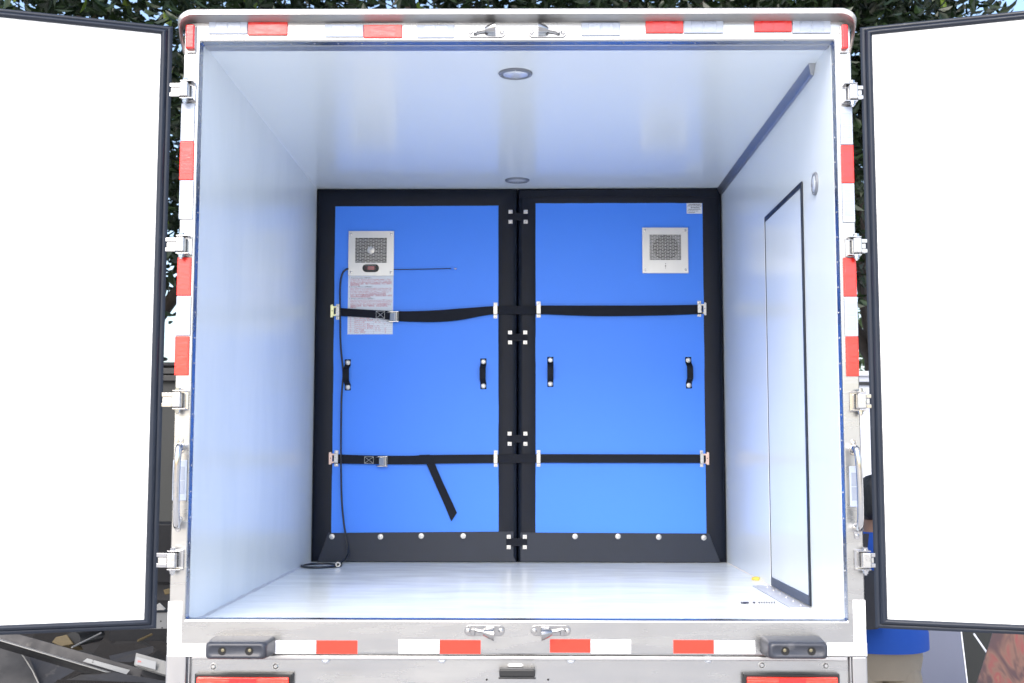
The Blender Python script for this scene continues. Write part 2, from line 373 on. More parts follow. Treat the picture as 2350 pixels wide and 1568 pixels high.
# drip rail across the top with curved ends
def drip():
    zt = U(1185, 19, -0.05).z; xl = S(416, 60).x; xr = S(1971, 60).x
    rad = 0.055; path = []
    def arc(cx, cz, a0, a1, n=8):
        for k in range(n + 1):
            a = R(a0 + (a1 - a0) * k / n); path.append((cx + rad * math.cos(a), cz + rad * math.sin(a), math.cos(a), math.sin(a)))
    path.append((xl + 0.012, zt - 0.135, -1, 0)); path.append((xl + 0.003, zt - 0.09, -1, 0))
    arc(xl + rad, zt - rad, 180, 90)
    for k in range(1, 12):
        x = xl + rad + (xr - xl - 2 * rad) * k / 12; path.append((x, zt, 0, 1))
    arc(xr - rad, zt - rad, 90, 0)
    path.append((xr - 0.003, zt - 0.09, 1, 0)); path.append((xr - 0.012, zt - 0.135, 1, 0))
    rings = []; n = len(path)
    for k, (x, z, nx, nz) in enumerate(path):
        e = min(k, n - 1 - k); t = min(1.0, 0.12 + 0.2 * e) if e < 5 else 1.0
        pr = 0.05 * t; lip = 0.020 * (0.35 + 0.65 * t)
        def q(y, dn): return (x - nx * dn, y, z - nz * dn)
        lip *= 0.42 + 0.58 * abs(nz)
        rings.append([q(0.004, 0.0), q(-pr, 0.001), q(-pr - 0.003, 0.004), q(-pr - 0.002, lip), q(-pr + 0.002, lip + 0.001), q(-pr + 0.006, lip * 0.75), q(-0.012 * t, lip * 1.15 + 0.004), q(0.004, lip * 1.6)])
    return MB().loft(rings)
part('drip_rail', drip(), M['rail'], truck, sharp=40)
dr = MB()
for k in range(11):
    x = -0.95 + k * 0.19 + 0.02; z0 = U(1185, 33, -0.02).z
    dr.lathe((x, -0.012, z0 - 0.003), (0, -0.6, -0.8), [(0.006, 0), (0.005, 0.003), (0.002, 0.004)], 8)
part('rivets', dr, M['zinc'], truck)["kind"] = "stuff"

# lower rear panel, corner posts
LP = 0.018
part('lower_panel', MB().box(S(437, 1550).x, S(1961, 1550).x, LP, LP + 0.03, 0.62, SILL_B - 0.001), M['steel'], truck)
part('panel_lip', MB().box(S(437, 1550).x + 0.004, S(1961, 1550).x - 0.004, 0.004, LP - 0.001, SILL_B - 0.016, SILL_B - 0.003), M['alu'], truck, bevel=0.003)
for a, b in ((381, 429), (1967, 2003)):
    part('corner_post', MB().box(S(a, 1550).x, S(b, 1550).x, 0.001, 0.05, 0.62, SILL_B - 0.001), M['steel_v'], truck, bevel=0.006)
for a, b in ((433.5, 436.5), (1962.5, 1966)):
    part('edge_trim', MB().box(S(a, 1550).x, S(b, 1550).x, 0.003, 0.03, 0.62, SILL_B - 0.004), M['alu'], truck, bevel=0.002)
for px, py in ((490, 1530), (633, 1529), (1748, 1526.5), (1895, 1528)):
    p = U(px, py, LP)
    part('bolt', MB().lathe(p, (0, -1, 0), [(0.0095, -0.002), (0.0095, 0.003), (0.006, 0.006)], 6).lathe(p, (0, -1, 0), [(0.013, -0.002), (0.012, 0.001)], 14), M['zinc'], truck)
for px, py in ((1117, 1560), (1258, 1560)):
    part('drill_hole', MB().lathe(U(px, py, LP), (0, -1, 0), [(0.0035, -0.001), (0.0034, 0.0012)], 12), M['void'], truck)
# small bumps of sealant under the sill
for px, py in ((747, 1511), (1014, 1511), (1310, 1512), (1625, 1510)):
    p = U(px, py, LP - 0.004)
    part('sealant_blob', MB().lathe(p, (0, -1, 0.2), [(0.016, -0.004), (0.012, 0.004), (0.005, 0.006)], 10), M['caulk'], truck)
# number plate lamp
p0, p1 = U(1146, 1533, 0.0), U(1228, 1551, 0.0)
lampb = part('plate_lamp', MB().box(p0.x, p1.x, -0.03, LP - 0.001, p1.z, p0.z), M['black'], truck, bevel=0.004)
part('lamp_lip', MB().box(p0.x - 0.002, p1.x + 0.002, -0.036, -0.0305, p1.z - 0.004, p1.z + 0.001), M['black'], lampb, bevel=0.001)
part('lamp_glint', MB().prism([U(1168, 1524, 0.012), U(1197, 1524, 0.012), U(1201, 1527, 0.012), U(1196, 1530, 0.012), U(1168, 1530, 0.012), U(1165, 1527, 0.012)], (0, LP - 0.013, 0)), M['tape'], lampb)
# tail lamps
def tail(x0, x1, yt):
    a, b = U(x0, yt, 0.0), U(x1, yt, 0.0); H = 0.15
    ho = part('tail_lamp', MB().box(a.x, b.x, -0.008, LP - 0.001, a.z - H, a.z), M['black'], truck, bevel=0.004)
    part('lens', MB().box(a.x + 0.009, b.x - 0.009, -0.020, -0.0085, a.z - H + 0.008, a.z - 0.009), M['orange'], ho, bevel=0.004)
    wd = b.x - a.x; cz = a.z - 0.066
    for f in (0.19, 0.81):
        c = Vector((a.x + wd * f, -0.0205, cz))
        part('round_lens', MB().lathe(c, (0, -1, 0), [(0.040, -0.001), (0.039, 0.004), (0.030, 0.007), (0.029, 0.004), (0.02, 0.006), (0.005, 0.008)], 28), M['redlamp'], ho)
    for f in (0.385, 0.615):
        c = Vector((a.x + wd * f, -0.0205, cz))
        part('round_lens', MB().lathe(c, (0, -1, 0), [(0.030, -0.001), (0.029, 0.005), (0.018, 0.009), (0.004, 0.010)], 28), M['clear'], ho)
    part('centre_plate', MB().box(a.x + wd * 0.36, a.x + wd * 0.64, -0.0225, -0.0205, a.z - 0.026, a.z - 0.012), M['redlamp'], ho, bevel=0.001)
tail(448, 672, 1545); tail(1705, 1926, 1545)

# reflectors on the frame
def refl(x0, y0, x1, y1, colour, kind='ref'):
    a, b = U((x0), y0), U(x1, y1); a, b = Vector((min(a.x, b.x), 0, max(a.z, b.z))), Vector((max(a.x, b.x), 0, min(a.z, b.z)))
    nm = ('red' if colour == 'red' else 'white')
    if kind == 'tape':
        return part(nm + '_tape', MB().box(a.x, b.x, -0.0012, -0.0002, b.z, a.z), M['redtape' if colour == 'red' else 'tape'], truck, bevel=0.0006, seg=1)
    o = part(nm + '_reflector', MB().box(a.x, b.x, -0.006, -0.0003, b.z, a.z), M['red' if colour == 'red' else 'whiteref'], truck, bevel=0.0022)
    wd, ht = b.x - a.x, a.z - b.z
    lm = M['redlamp'] if colour == 'red' else M['whitelens']
    if wd > ht: cells = ((0.18, 0.49), (0.51, 0.82))
    else: cells = ((0.16, 0.49), (0.51, 0.84))
    for c0, c1 in cells:
        if wd > ht: bx = (a.x + wd*c0, a.x + wd*c1, b.z + ht*0.10, a.z - ht*0.10)
        else: bx = (a.x + wd*0.12, a.x + wd*0.88, b.z + ht*c0, b.z + ht*c1)
        part('lens', MB().box(bx[0], bx[1], -0.0068, -0.0061, bx[2], bx[3]), lm, o, bevel=0.0004, seg=1)
    return o
for r_ in ((480, 50, 568, 79, 'w'), (570, 52, 660, 82, 'red'), (746, 57, 834, 86, 'w'), (835, 58, 923, 88, 'red'), (957, 58, 1043, 88, 'w'),
           (1334, 53, 1423, 83, 'w'), (1481, 48, 1568, 77, 'red'), (1569, 48, 1660, 77, 'w'), (1730, 43, 1817, 74, 'red'), (1818, 45, 1906, 77, 'w'),
           (417, 238, 446, 325, 'w'), (414, 326, 444, 414, 'red'), (413, 415, 443, 504, 'w'), (408, 591, 438, 679, 'red'), (406, 680, 437, 771, 'w'), (403, 772, 433, 862, 'red'),
           (1927, 246, 1957, 333, 'w'), (1929, 334, 1960, 421, 'red'), (1932, 422, 1962, 511, 'w'), (1934, 592, 1966, 681, 'red'), (1937, 682, 1969, 772, 'w'), (1940, 773, 1971, 864, 'red'),
           (398, 1056, 428, 1149, 'w'), (1948, 1070, 1980, 1164, 'w')):
    refl(*r_)
for r_ in ((632, 1470, 725, 1501, 'w'), (726, 1470, 820, 1501, 'red'), (915, 1468, 1008, 1500, 'w'), (1009, 1469, 1103, 1501, 'red'),
           (1262, 1467, 1355, 1498, 'red'), (1356, 1468, 1448, 1500, 'w'), (1545, 1469, 1638, 1500, 'red'), (1639, 1470, 1733, 1501, 'w'),
           (386, 1380, 416, 1476, 'w'), (384, 1477, 472, 1507, 'w'), (1957, 1377, 1988, 1474, 'w'), (1897, 1475, 1990, 1506, 'w')):
    refl(*r_, kind='tape')
# marker lamps
for x0, x1 in ((430, 450), (1926, 1944)):
    a, b = U(x0, 61), U(x1, 121)
    bs = part('marker_lamp', MB().box(a.x, b.x, -0.008, -0.0003, b.z - 0.003, a.z), M['zinc'], truck, bevel=0.002)
    part('lens', MB().box(a.x + 0.001, b.x - 0.001, -0.026, -0.0085, b.z + 0.006, a.z - 0.001), M['redlamp'], bs, bevel=0.005, seg=3)

# latch keepers
def keeper(px, py, sx, sz):
    c = U(px, py)
    def P(x, y, z): return c + Vector((x * sx, y, z * sz))
    L_, hh = 0.064, 0.0165
    poly = []
    for k in range(9):
        a = R(90 + 180 * k / 8); poly.append(P(-L_ + hh + hh * math.cos(a), -0.0003, hh * math.sin(a)))
    for k in range(9):
        a = R(-90 + 180 * k / 8); poly.append(P(L_ - hh + hh * math.cos(a), -0.0003, hh * math.sin(a)))
    kp = part('latch_keeper', MB().prism(poly, (0, -0.005, 0)), M['darkchrome'], truck, bevel=0.0015)
    for x in (-0.052, 0.052):
        part('bolt', MB().lathe(P(x, -0.005, 0), (0, -1, 0), [(0.0075, -0.001), (0.0075, 0.003), (0.004, 0.0055)], 8), M['zinc'], kp)
    # horn cup
    rings = []
    for t, r0, oz in ((0, 0.008, 0.004), (0.3, 0.013, 0.006), (0.7, 0.017, 0.009), (1, 0.019, 0.011)):
        rings.append([P(-0.004 + 0.034 * t, -0.020 + r0 * math.cos(R(a)), oz + r0 * math.sin(R(a))) for a in range(0, 360, 24)])
    part('cup', MB().loft(rings), M['darkchrome'], kp, sharp=50)
    part('cup_base', MB().add([P(0.031, -0.0052, -0.013), P(0.031, -0.03, -0.006), P(0.031, -0.03, 0.006), P(0.031, -0.0052, 0.013),
                                P(0.004, -0.0052, -0.013), P(0.006, -0.02, -0.005), P(0.006, -0.02, 0.005), P(0.004, -0.0052, 0.013)],
                               [(0,1,2,3),(7,6,5,4),(0,4,5,1),(1,5,6,2),(2,6,7,3),(3,7,4,0)]), M['darkchrome'], kp, bevel=0.001)
    part('rib', MB().tube([P(-0.036, -0.008, -0.004), P(-0.018, -0.010, 0.0), P(0.004, -0.013, 0.003)], 0.0045, 8), M['darkchrome'], kp)
    part('block', MB().obox(P(-0.036, -0.013, 0.004), (0.006, 0, 0), (0, 0.008, 0), (0, 0, 0.011)), M['darkchrome'], kp, bevel=0.002)
keeper(1116, 76, 1, 1); keeper(1256, 76, -1, 1); keeper(1112, 1447, 1, -1); keeper(1264, 1447, -1, -1)

# grab handles
def grab(top_foot, bot_foot, bar):
    a, b = U(*top_foot), U(*bot_foot)
    pr = -0.065
    pts = [a + Vector((0, -0.004, 0))] + [U(x, y, yy) for x, y, yy in bar] + [b + Vector((0, -0.004, 0))]
    # smooth the path
    for _ in range(3):
        q = [pts[0]]
        for i in range(len(pts) - 1): q += [pts[i] * 0.75 + pts[i+1] * 0.25, pts[i] * 0.25 + pts[i+1] * 0.75]
        pts = q + [pts[-1]]
    gh = part('grab_handle', MB().tube(pts, 0.0105, 12), M['chrome'], truck, sharp=60)
    for p, s in ((a, 1), (b, -1)):
        fl = [p + Vector((0.013 * math.cos(R(t)), -0.0003, 0.013 * math.sin(R(t)) - 0.004 * s)) for t in range(180 if s > 0 else 0, 361 if s > 0 else 181, 20)]
        top = [p + Vector((0.008 * math.cos(R(t)), -0.0003, 0.026 * s + 0.008 * math.sin(R(t)))) for t in range(0 if s > 0 else 180, 181 if s > 0 else 361, 20)]
        part('foot', MB().prism(fl + top, (0, -0.004, 0)), M['chrome'], gh, bevel=0.001)
        part('screw', MB().lathe(p + Vector((0, -0.004, 0.022 * s)), (0, -1, 0), [(0.007, -0.0005), (0.006, 0.002), (0.002, 0.004)], 10), M['zinc'], gh)
grab((415, 1028), (409, 1196), ((413, 1022, -0.045), (409, 1032, -0.065), (405, 1100, -0.065), (404, 1195, -0.065), (406, 1212, -0.045)))
grab((1958, 1033), (1966, 1213), ((1961, 1026, -0.045), (1969, 1036, -0.065), (1974, 1110, -0.065), (1976, 1195, -0.065), (1972, 1216, -0.045)))

# rubber bumpers
def bumper(x0, x1, yt, yb):
    a, b = U(x0, yt), U(x1, yb); dep = 0.115
    cx, hz = (a.x + b.x) / 2, (a.z + b.z) / 2; hw, hh = (b.x - a.x) / 2, (a.z - b.z) / 2
    rings = []
    def rr(y, w_, h_, rad):
        out = []
        for qx, qz, a0 in ((1, 1, 0), (-1, 1, 90), (-1, -1, 180), (1, -1, 270)):
            for k in range(5):
                t = R(a0 + 90 * k / 4); out.append((cx + qx * (w_ - rad) + rad * math.cos(t), y, hz + qz * (h_ - rad) + rad * math.sin(t)))
        return out
    for y, s_ in ((-0.0004, 0.0), (-0.02, 0.0), (-dep + 0.02, 0.004), (-dep + 0.006, 0.006), (-dep, 0.012), (-dep, 0.016), (-dep + 0.003, 0.019)):
        rings.append(rr(y, hw - s_, hh - s_ * 0.9, 0.012))
    bp = part('rubber_bumper', MB().loft(rings), M['bumper'], truck, sharp=50)
    for s_ in (-0.42, 0.42):
        c = Vector((cx + s_ * hw, -dep + 0.0028, hz))
        rim = part('bolt_hole', MB().lathe(c, (0, -1, 0), [(0.0125, -0.0005), (0.0125, 0.0012), (0.010, 0.0012), (0.0095, 0.0003)], 20), M['void'], bp)
        part('bolt', MB().lathe(c + Vector((0.002 * (-1 if cx > 0 else 1), -0.0008, 0.002)), (0, -1, 0), [(0.0055, 0), (0.0052, 0.0012), (0.003, 0.0018)], 8), M['dullbolt'], bp)
bumper(489, 631, 1459, 1503); bumper(1744, 1884, 1459, 1503)

# hinges on the posts
def hinge(px, py, sx):
    """px: middle of the square barrel in front of the post's outer edge"""
    c = U(px, py, -0.026); K = 0.85
    def P(x, y, z): return Vector((c.x + (x * K if x < 0.02 else x) * sx, c.y + y * K, c.z + z * K))     # +x points outwards
    def bx(x0, x1_, y0, y1_, z0, z1_):
        a, b = P(x0, y0, z0), P(x1_, y1_, z1_); return MB().box(a.x, b.x, a.y, b.y, a.z, b.z)
    mb = bx(-0.036, -0.004, 0.022, 0.0297, -0.038, 0.038)
    hb = part('hinge', mb, M['chrome'], truck, bevel=0.002)
    for z in (-0.036, 0.032):
        part('ear', bx(-0.034, 0.016, -0.014, 0.0218, z, z + 0.004), M['chrome'], hb, bevel=0.001)
    part('barrel', bx(-0.017, 0.017, -0.020, 0.012, -0.029, 0.029), M['zinc'], hb, bevel=0.005, seg=3)
    part('pin_head', MB().lathe(P(-0.002, -0.002, 0.0361), (0, 0, 1), [(0.011, 0), (0.011, 0.002), (0.0085, 0.0025), (0.0085, 0.009), (0.006, 0.010)], 8), M['chrome'], hb)
    part('pin_nut', MB().lathe(P(-0.002, -0.002, -0.0361), (0, 0, -1), [(0.0115, 0), (0.0115, 0.003), (0.0085, 0.0035), (0.0085, 0.011), (0.0045, 0.0115), (0.0045, 0.016)], 8), M['chrome'], hb)
    for z0, z1_ in ((-0.027, -0.011), (0.011, 0.027)):
        part('leaf_knuckle', bx(0.0175, 0.05, -0.006, 0.004, z0, z1_), M['chrome'], hb, bevel=0.002)
    part('leaf_link', bx(0.0175, 0.05, -0.001, 0.007, -0.0105, 0.0105), M['zinc'], hb, bevel=0.002)
for y in (207, 562, 918, 1286): hinge({207: 424, 562: 415, 918: 407, 1286: 395}[y], y, -1)
for x, y in ((1957, 213), (1966, 565), (1976, 921), (1987, 1286)): hinge(x, y, 1)

# ------------------------------------------------------------------ doors
def door(sx, edge_px, ang, ztop_px, zbot_px, wpx, label):
    """edge_px: pixel of the hinge side edge; sx -1 left door, +1 right door"""
    e = U(edge_px[0], edge_px[1], -0.02)
    th = R(ang); u = Vector((sx * math.cos(th), -math.sin(th), 0)); n = Vector((-sx * math.sin(th), -math.cos(th), 0))  # n faces the camera
    zt, zb = U(*ztop_px, -0.02).z, U(*zbot_px, -0.02).z
    WD, TH = 1.10, 0.075
    def P(a, b, z): return Vector((e.x, e.y, 0)) + u * a + n * b + Vector((0, 0, z))
    mb = MB()
    vs = [P(a, b, z) for z in (zb, zt) for a, b in ((0.004, -0.0), (WD, -0.0), (WD, -TH), (0.004, -TH))]
    mb.add(vs, [(0,1,2,3),(7,6,5,4),(0,4,5,1),(1,5,6,2),(2,6,7,3),(3,7,4,0)])
    d = part('rear_door', mb, M['rubber_dk'], truck, bevel=0.004, label=label)
    g0, g1 = 0.0395, WD - 0.037; zi0, zi1 = zb + 0.0285, zt - 0.0285
    vs = [P(a, b, z) for z in (zi0 - 0.002, zi1 + 0.002) for a, b in ((g0 - 0.002, 0.0005), (g1, 0.0005), (g1, 0.007), (g0 - 0.002, 0.007))]
    part('inner_panel', MB().add(vs, [(0,1,2,3),(7,6,5,4),(0,4,5,1),(1,5,6,2),(2,6,7,3),(3,7,4,0)]), M['door_white'], d, bevel=0.002)
    # outer face skin
    vs = [P(a, b, z) for z in (zb + 0.002, zt - 0.002) for a, b in ((0.008, -TH - 0.003), (WD - 0.004, -TH - 0.003), (WD - 0.004, -TH - 0.0002), (0.008, -TH - 0.0002))]
    part('outer_skin', MB().add(vs, [(0,1,2,3),(7,6,5,4),(0,4,5,1),(1,5,6,2),(2,6,7,3),(3,7,4,0)]), M['skin_out'], d)
    # seal: mitred ring with a double-bulb profile
    prof = [(-0.002, 0.0005), (-0.002, 0.006), (0.004, 0.009), (0.012, 0.010), (0.017, 0.008), (0.020, 0.011), (0.025, 0.017), (0.032, 0.019), (0.039, 0.017), (0.044, 0.011), (0.0455, 0.0075)]
    W_ = WD; rings = []
    corners = [((0.004, zb), (1, 1)), ((W_, zb), (-1, 1)), ((W_, zt), (-1, -1)), ((0.004, zt), (1, -1))]
    mb = MB(); seq = []
    for k in range(4):
        (a0, z0), d0 = corners[k]; (a1, z1_), d1 = corners[(k + 1) % 4]
        nn = 14
        for i in range(nn):
            t = i / nn; seq.append((a0 + (a1 - a0) * t, z0 + (z1_ - z0) * t, d0[0] + (d1[0] - d0[0]) * t, d0[1] + (d1[1] - d0[1]) * t,
                                    t))
    o0 = 0; m_ = len(prof)
    for k in range(4):
        (a0, z0), d0 = corners[k]; (a1, z1_), d1 = corners[(k + 1) % 4]; nn = 24
        for i in range(nn + 1):
            t = i / nn; wob = random.uniform(-0.0008, 0.0008) if 0 < i < nn else 0
            for pa, pb in prof:
                A0, Z0 = a0 + d0[0] * pa * 0.8, z0 + d0[1] * pa * 0.62; A1, Z1 = a1 + d1[0] * pa * 0.8, z1_ + d1[1] * pa * 0.62
                mb.v.append(P(A0 + (A1 - A0) * t, pb + wob * (pb > 0.01), Z0 + (Z1 - Z0) * t))
        for i in range(nn):
            for j in range(m_ - 1):
                q = o0 + i * m_ + j; mb.f.append((q, q + 1, q + m_ + 1, q + m_))
        o0 += (nn + 1) * m_
    part('door_seal', mb, M['rubber'], d, sharp=50, fixn=True)
door(-1, (381, 700), 18.5, (385, 64), (362, 1441), None, 'left rear door with black rubber seal')
door(1, (1988, 700), 17.5, (1982, 66), (2014, 1440), None, 'right rear door with black rubber seal')

# ------------------------------------------------------------------ interior fittings of the box
def round_lamp(c, nrm, r, bez, lens, nm):
    c = Vector(c)
    o = part(nm, MB().lathe(c, nrm, [(r, -0.002), (r, 0.003), (r * 0.96, 0.007), (r * 0.80, 0.009), (r * 0.76, 0.006), (r * 0.5, 0.0055)], 40), bez, truck, sharp=40)
    part('lens', MB().lathe(c, nrm, [(r * 0.74, 0.0062), (r * 0.70, 0.008), (r * 0.4, 0.011), (r * 0.08, 0.012)], 36), lens, o)
    for k in range(4):
        a = Vector(nrm).orthogonal().normalized(); b = Vector(nrm).cross(a); t = R(45 + 90 * k)
        part('screw', MB().lathe(c + (a * math.cos(t) + b * math.sin(t)) * r * 0.88 + Vector(nrm) * 0.0075, nrm, [(r * 0.035, 0), (r * 0.03, 0.0015)], 8), M['zinc'], o)
c = UZ(1183, 170, HC - 0.003); r_ = abs(UZ(1222, 170, HC - 0.003).x - c.x); round_lamp(c + Vector((0, 0, 0.003)), (0, 0, -1), r_, M['bezel'], M['clear'], 'ceiling_lamp')
c = UZ(1187, 414.5, HC - 0.003); r_ = abs(UZ(1215, 414.5, HC - 0.003).x - c.x); round_lamp(c + Vector((0, 0, 0.003)), (0, 0, -1), r_, M['bezel'], M['clear'], 'ceiling_lamp')
c = UX(1870, 422, W2 - 0.003); r_ = 0.058; round_lamp(Vector((W2, c.y, c.z)), (-1, 0, 0), abs(UX(1870, 397, W2).z - c.z), M['bezel'], M['clear'], 'wall_lamp')

# cove strip along the top right edge
a = UZ(1855, 145, HC); b = UX(1871, 168, W2)
y0, y1_ = a.y, D - 0.002
pr = [(a.x, HC - 0.0004), (a.x + 0.003, HC - 0.010), (W2 - 0.012, b.z + 0.001), (W2 - 0.0004, b.z - 0.002)]
mb = MB()
rings = []
for k in range(9):
    t = k / 8; y = y0 + (y1_ - y0) * t
    rings.append([(pr[0][0], y, pr[0][1]), (pr[1][0], y, pr[1][1]), (pr[2][0], y + (0.03 if k == 0 else 0), pr[2][1]), (pr[3][0], y + (0.03 if k == 0 else 0), pr[3][1]), (W2 - 0.0004, y, HC - 0.0004)])
part('corner_trunking', MB().loft(rings), M['alu'], truck, bevel=0.002)

# side door in the right wall
tl, tr, br, bl = UX(1757, 500, W2), UX(1841, 417, W2), UX(1865, 1391, W2), UX(1772, 1345, W2)
ya, yb = (tr.y + br.y) / 2, (tl.y + bl.y) / 2; zt = tl.z * 0.5 + tr.z * 0.5; zb = bl.z * 0.5 + br.z * 0.5
sdoor = part('side_door', MB().box(W2 - 0.003, W2 - 0.0005, ya + 0.02, yb - 0.008, zb + 0.035, zt - 0.02), M['frp'], truck)
part('door_seal', MB().box(W2 - 0.007, W2 - 0.0004, ya, ya + 0.0195, zb, zt), M['rubber'], sdoor, bevel=0.002)
part('door_seal', MB().box(W2 - 0.005, W2 - 0.0004, yb - 0.0075, yb, zb, zt), M['rubber'], sdoor, bevel=0.0015)
part('door_seal', MB().box(W2 - 0.007, W2 - 0.0004, ya + 0.0196, yb - 0.0076, zt - 0.0195, zt), M['rubber'], sdoor, bevel=0.002)
part('door_seal', MB().box(W2 - 0.007, W2 - 0.0004, ya + 0.0196, yb - 0.0076, zb, zb + 0.0345), M['rubber_lt'], sdoor, bevel=0.002)
part('edge_trim', MB().box(W2 - 0.006, W2 - 0.0004, yb + 0.0005, yb + 0.006, zb - 0.004, zt), M['tape'], sdoor, bevel=0.001)
# threshold plate on the floor
pp = [UZ(x * KS, y * KS, FZ + 0.0005) for x, y in ((1732.7, 1353), (1783, 1353), (1876, 1404.5), (1828, 1404))]
pp[1].x = min(pp[1].x, W2 - 0.006); pp[2].x = pp[1].x
pp[0].x = pp[3].x = (pp[0].x + pp[3].x) / 2; pp[0].y = pp[1].y; pp[2].y = pp[3].y
tp = part('threshold_plate', MB().prism(pp, (0, 0, 0.003)), M['galv'], truck, bevel=0.001)
for k in range(6):
    part('rivet', MB().lathe((pp[1].x - 0.02, pp[2].y + (pp[1].y - pp[2].y) * (k + 0.5) / 6, FZ + 0.0034), (0, 0, 1), [(0.005, 0), (0.004, 0.002), (0.001, 0.003)], 8), M['zinc'], tp)

# ================================================================== insulated partition panels
YF = D                                       # front face of the black border
def SP(x, y, dy=0.0): return S(x, y, YF + dy)
XM = SP(1194.6, 900).x
def border(outer, inner, y0, y1_, n=10, wob=0.0):
    """ring of quads between two 4-corner loops (counter-clockwise from lower left), subdivided along each side"""
    mb = MB(); loops = []
    def sub(lp):
        out = []
        for k in range(4):
            a, b = Vector(lp[k]), Vector(lp[(k + 1) % 4])
            for i in range(n): out.append(a + (b - a) * (i / n))
        return out
    O, I = sub(outer), sub(inner); m_ = len(O)
    Mid = [o * 0.5 + i * 0.5 for o, i in zip(O, I)]
    L_ = [(O, y1_), (O, y0 + 0.016), ([o * 0.93 + i * 0.07 for o, i in zip(O, I)], y0 + 0.004), ([o * 0.75 + i * 0.25 for o, i in zip(O, I)], y0), ([o * 0.1 + i * 0.9 for o, i in zip(O, I)], y0), (I, y0 + 0.004), (I, y1_)]
    for lp, y in L_:
        for i, p in enumerate(lp):
            d_ = random.uniform(-wob, wob) if y < y0 + 0.01 and lp is not I else 0
            mb.v.append(Vector((p.x, y + d_, p.z)))
    for k in range(len(L_) - 1):
        for i in range(m_):
            j = (i + 1) % m_; mb.f.append((k*m_ + i, k*m_ + j, (k+1)*m_ + j, (k+1)*m_ + i))
    return mb
def disc(px, py, r, dy, parent, nm='stud', m_='zinc', sq=False):
    p = SP(px, py, dy)
    if sq:
        o = part(nm, MB().box(p.x - r, p.x + r, p.y - 0.003, p.y, p.z - r * 0.93, p.z + r * 0.93), M[m_], parent, bevel=0.0015)
        part('rivet_head', MB().lathe(p + Vector((0, -0.003, 0)), (0, -1, 0), [(r * 0.5, -0.0005), (r * 0.4, 0.0025), (r * 0.12, 0.003)], 12), M['chrome'], o)
    else:
        o = part(nm, MB().lathe(p, (0, -1, 0), [(r, -0.0005), (r, 0.001), (r * 0.9, 0.003), (r * 0.5, 0.0035), (r * 0.46, 0.0022), (r * 0.12, 0.002)], 22), M[m_], parent, sharp=45)
        part('rivet_head', MB().lathe(p + Vector((0, -0.002, 0)), (0, -1, 0), [(r * 0.36, -0.0005), (r * 0.3, 0.0025), (r * 0.1, 0.003)], 12), M['chrome'], o)
    return o

lp = thing('insulated_panel', 'left blue insulated panel with black border, thermostat fan and instruction sheet', 'partition panel', (-0.5, D + 0.04, FZ), 'blue insulated partition panels')
rp = thing('insulated_panel', 'right blue insulated panel with black border, plain fan and small corner label', 'partition panel', (0.5, D + 0.04, FZ), 'blue insulated partition panels')
zc = HC - 0.002; zf = FZ + 0.001
def quad(*a): return [Vector(p) for p in a]
lo = quad((-W2 + 0.002, 0, zf), (XM - 0.002, 0, zf), (XM - 0.002, 0, zc), (-W2 + 0.002, 0, zc))
li = quad(SP(765.5, 1229), SP(1149, 1227), SP(1149, 475.5), SP(775, 477.5))
ro = quad((XM + 0.002, 0, zf), (W2 - 0.002, 0, zf), (W2 - 0.005, 0, zc), (XM + 0.002, 0, zc))
ri = quad(SP(1237, 1228.5), SP(1629, 1230.5), SP(1620, 469.5), SP(1237, 470))
for root, o_, i_ in ((lp, lo, li), (rp, ro, ri)):
    part('border', border(o_, i_, YF, YF + 0.075, 12, 0.0012), M['vinyl'], root, sharp=60)
    part('blue_sheet', MB().prism([Vector((p.x + sx_ * 0.01, YF + 0.003, p.z + sz_ * 0.01)) for p, sx_, sz_ in zip(i_, (-1, 1, 1, -1), (-1, -1, 1, 1))], (0, 0.07, 0)), M['blue'], root)
# top flap fold of the right panel
part('top_flap', MB().ribbon([Vector((SP(x, y).x, YF - 0.003, SP(x, y).z)) for x, y in ((1198, 443), (1300, 439), (1450, 437), (1560, 436), (1655, 435))],
                              [Vector((SP(x, y).x, YF - 0.003, SP(x, y).z)) for x, y in ((1198, 456), (1300, 455), (1450, 453), (1560, 452), (1655, 457))], (0, 0.003, 0)), M['vinyl'], rp, bevel=0.001)
# skirts
sk1 = [SP(757.9, 1230), SP(1185, 1226.7), SP(1185, 1284), SP(1191, 1291), Vector((SP(733, 1290).x, YF, zf + 0.002))]
sk1[3].z = zf + 0.002
sk2 = [SP(1201, 1229), SP(1635.8, 1231.4), SP(1662, 1290), SP(1201, 1290)]
sk2[2].z = sk2[3].z = zf + 0.002
for root, sk in ((lp, sk1), (rp, sk2)):
    part('skirt', MB().prism([Vector((p.x, YF - 0.005, p.z)) for p in sk], (0, 0.0035, 0)), M['skirt'], root, bevel=0.001)
for x, y in ((766, 1238.6), (878, 1239), (972, 1237), (1069, 1237)): disc(x, y, 0.0145, -0.005, lp)
for x, y in ((1327, 1238), (1426, 1238), (1520, 1239.5), (1624, 1241)): disc(x, y, 0.0145, -0.005, rp)
# hinge tabs between the panels
for (xa, xb, ya_, yb_, dy) in ((1178, 1213, 489, 512, 0), (1177, 1212, 767.5, 790.5, 0), (1176, 1212.4, 1001, 1024.5, 0), (1174, 1211, 1239, 1263, -0.0055)):
    a, b = SP(xa - 5.5, ya_ - 3), SP(xb + 5.5, yb_ + 3)
    part('hinge_tab', MB().box(a.x, b.x, YF - 0.0035 + dy, YF - 0.0012 + dy, b.z + 0.012, a.z - 0.012), M['web'], lp, bevel=0.0008)
    for x in (xa, xb):
        for y in (ya_, yb_): disc(x, y, 0.0108, -0.0036 + dy, lp, 'square_stud', 'zinc', True)
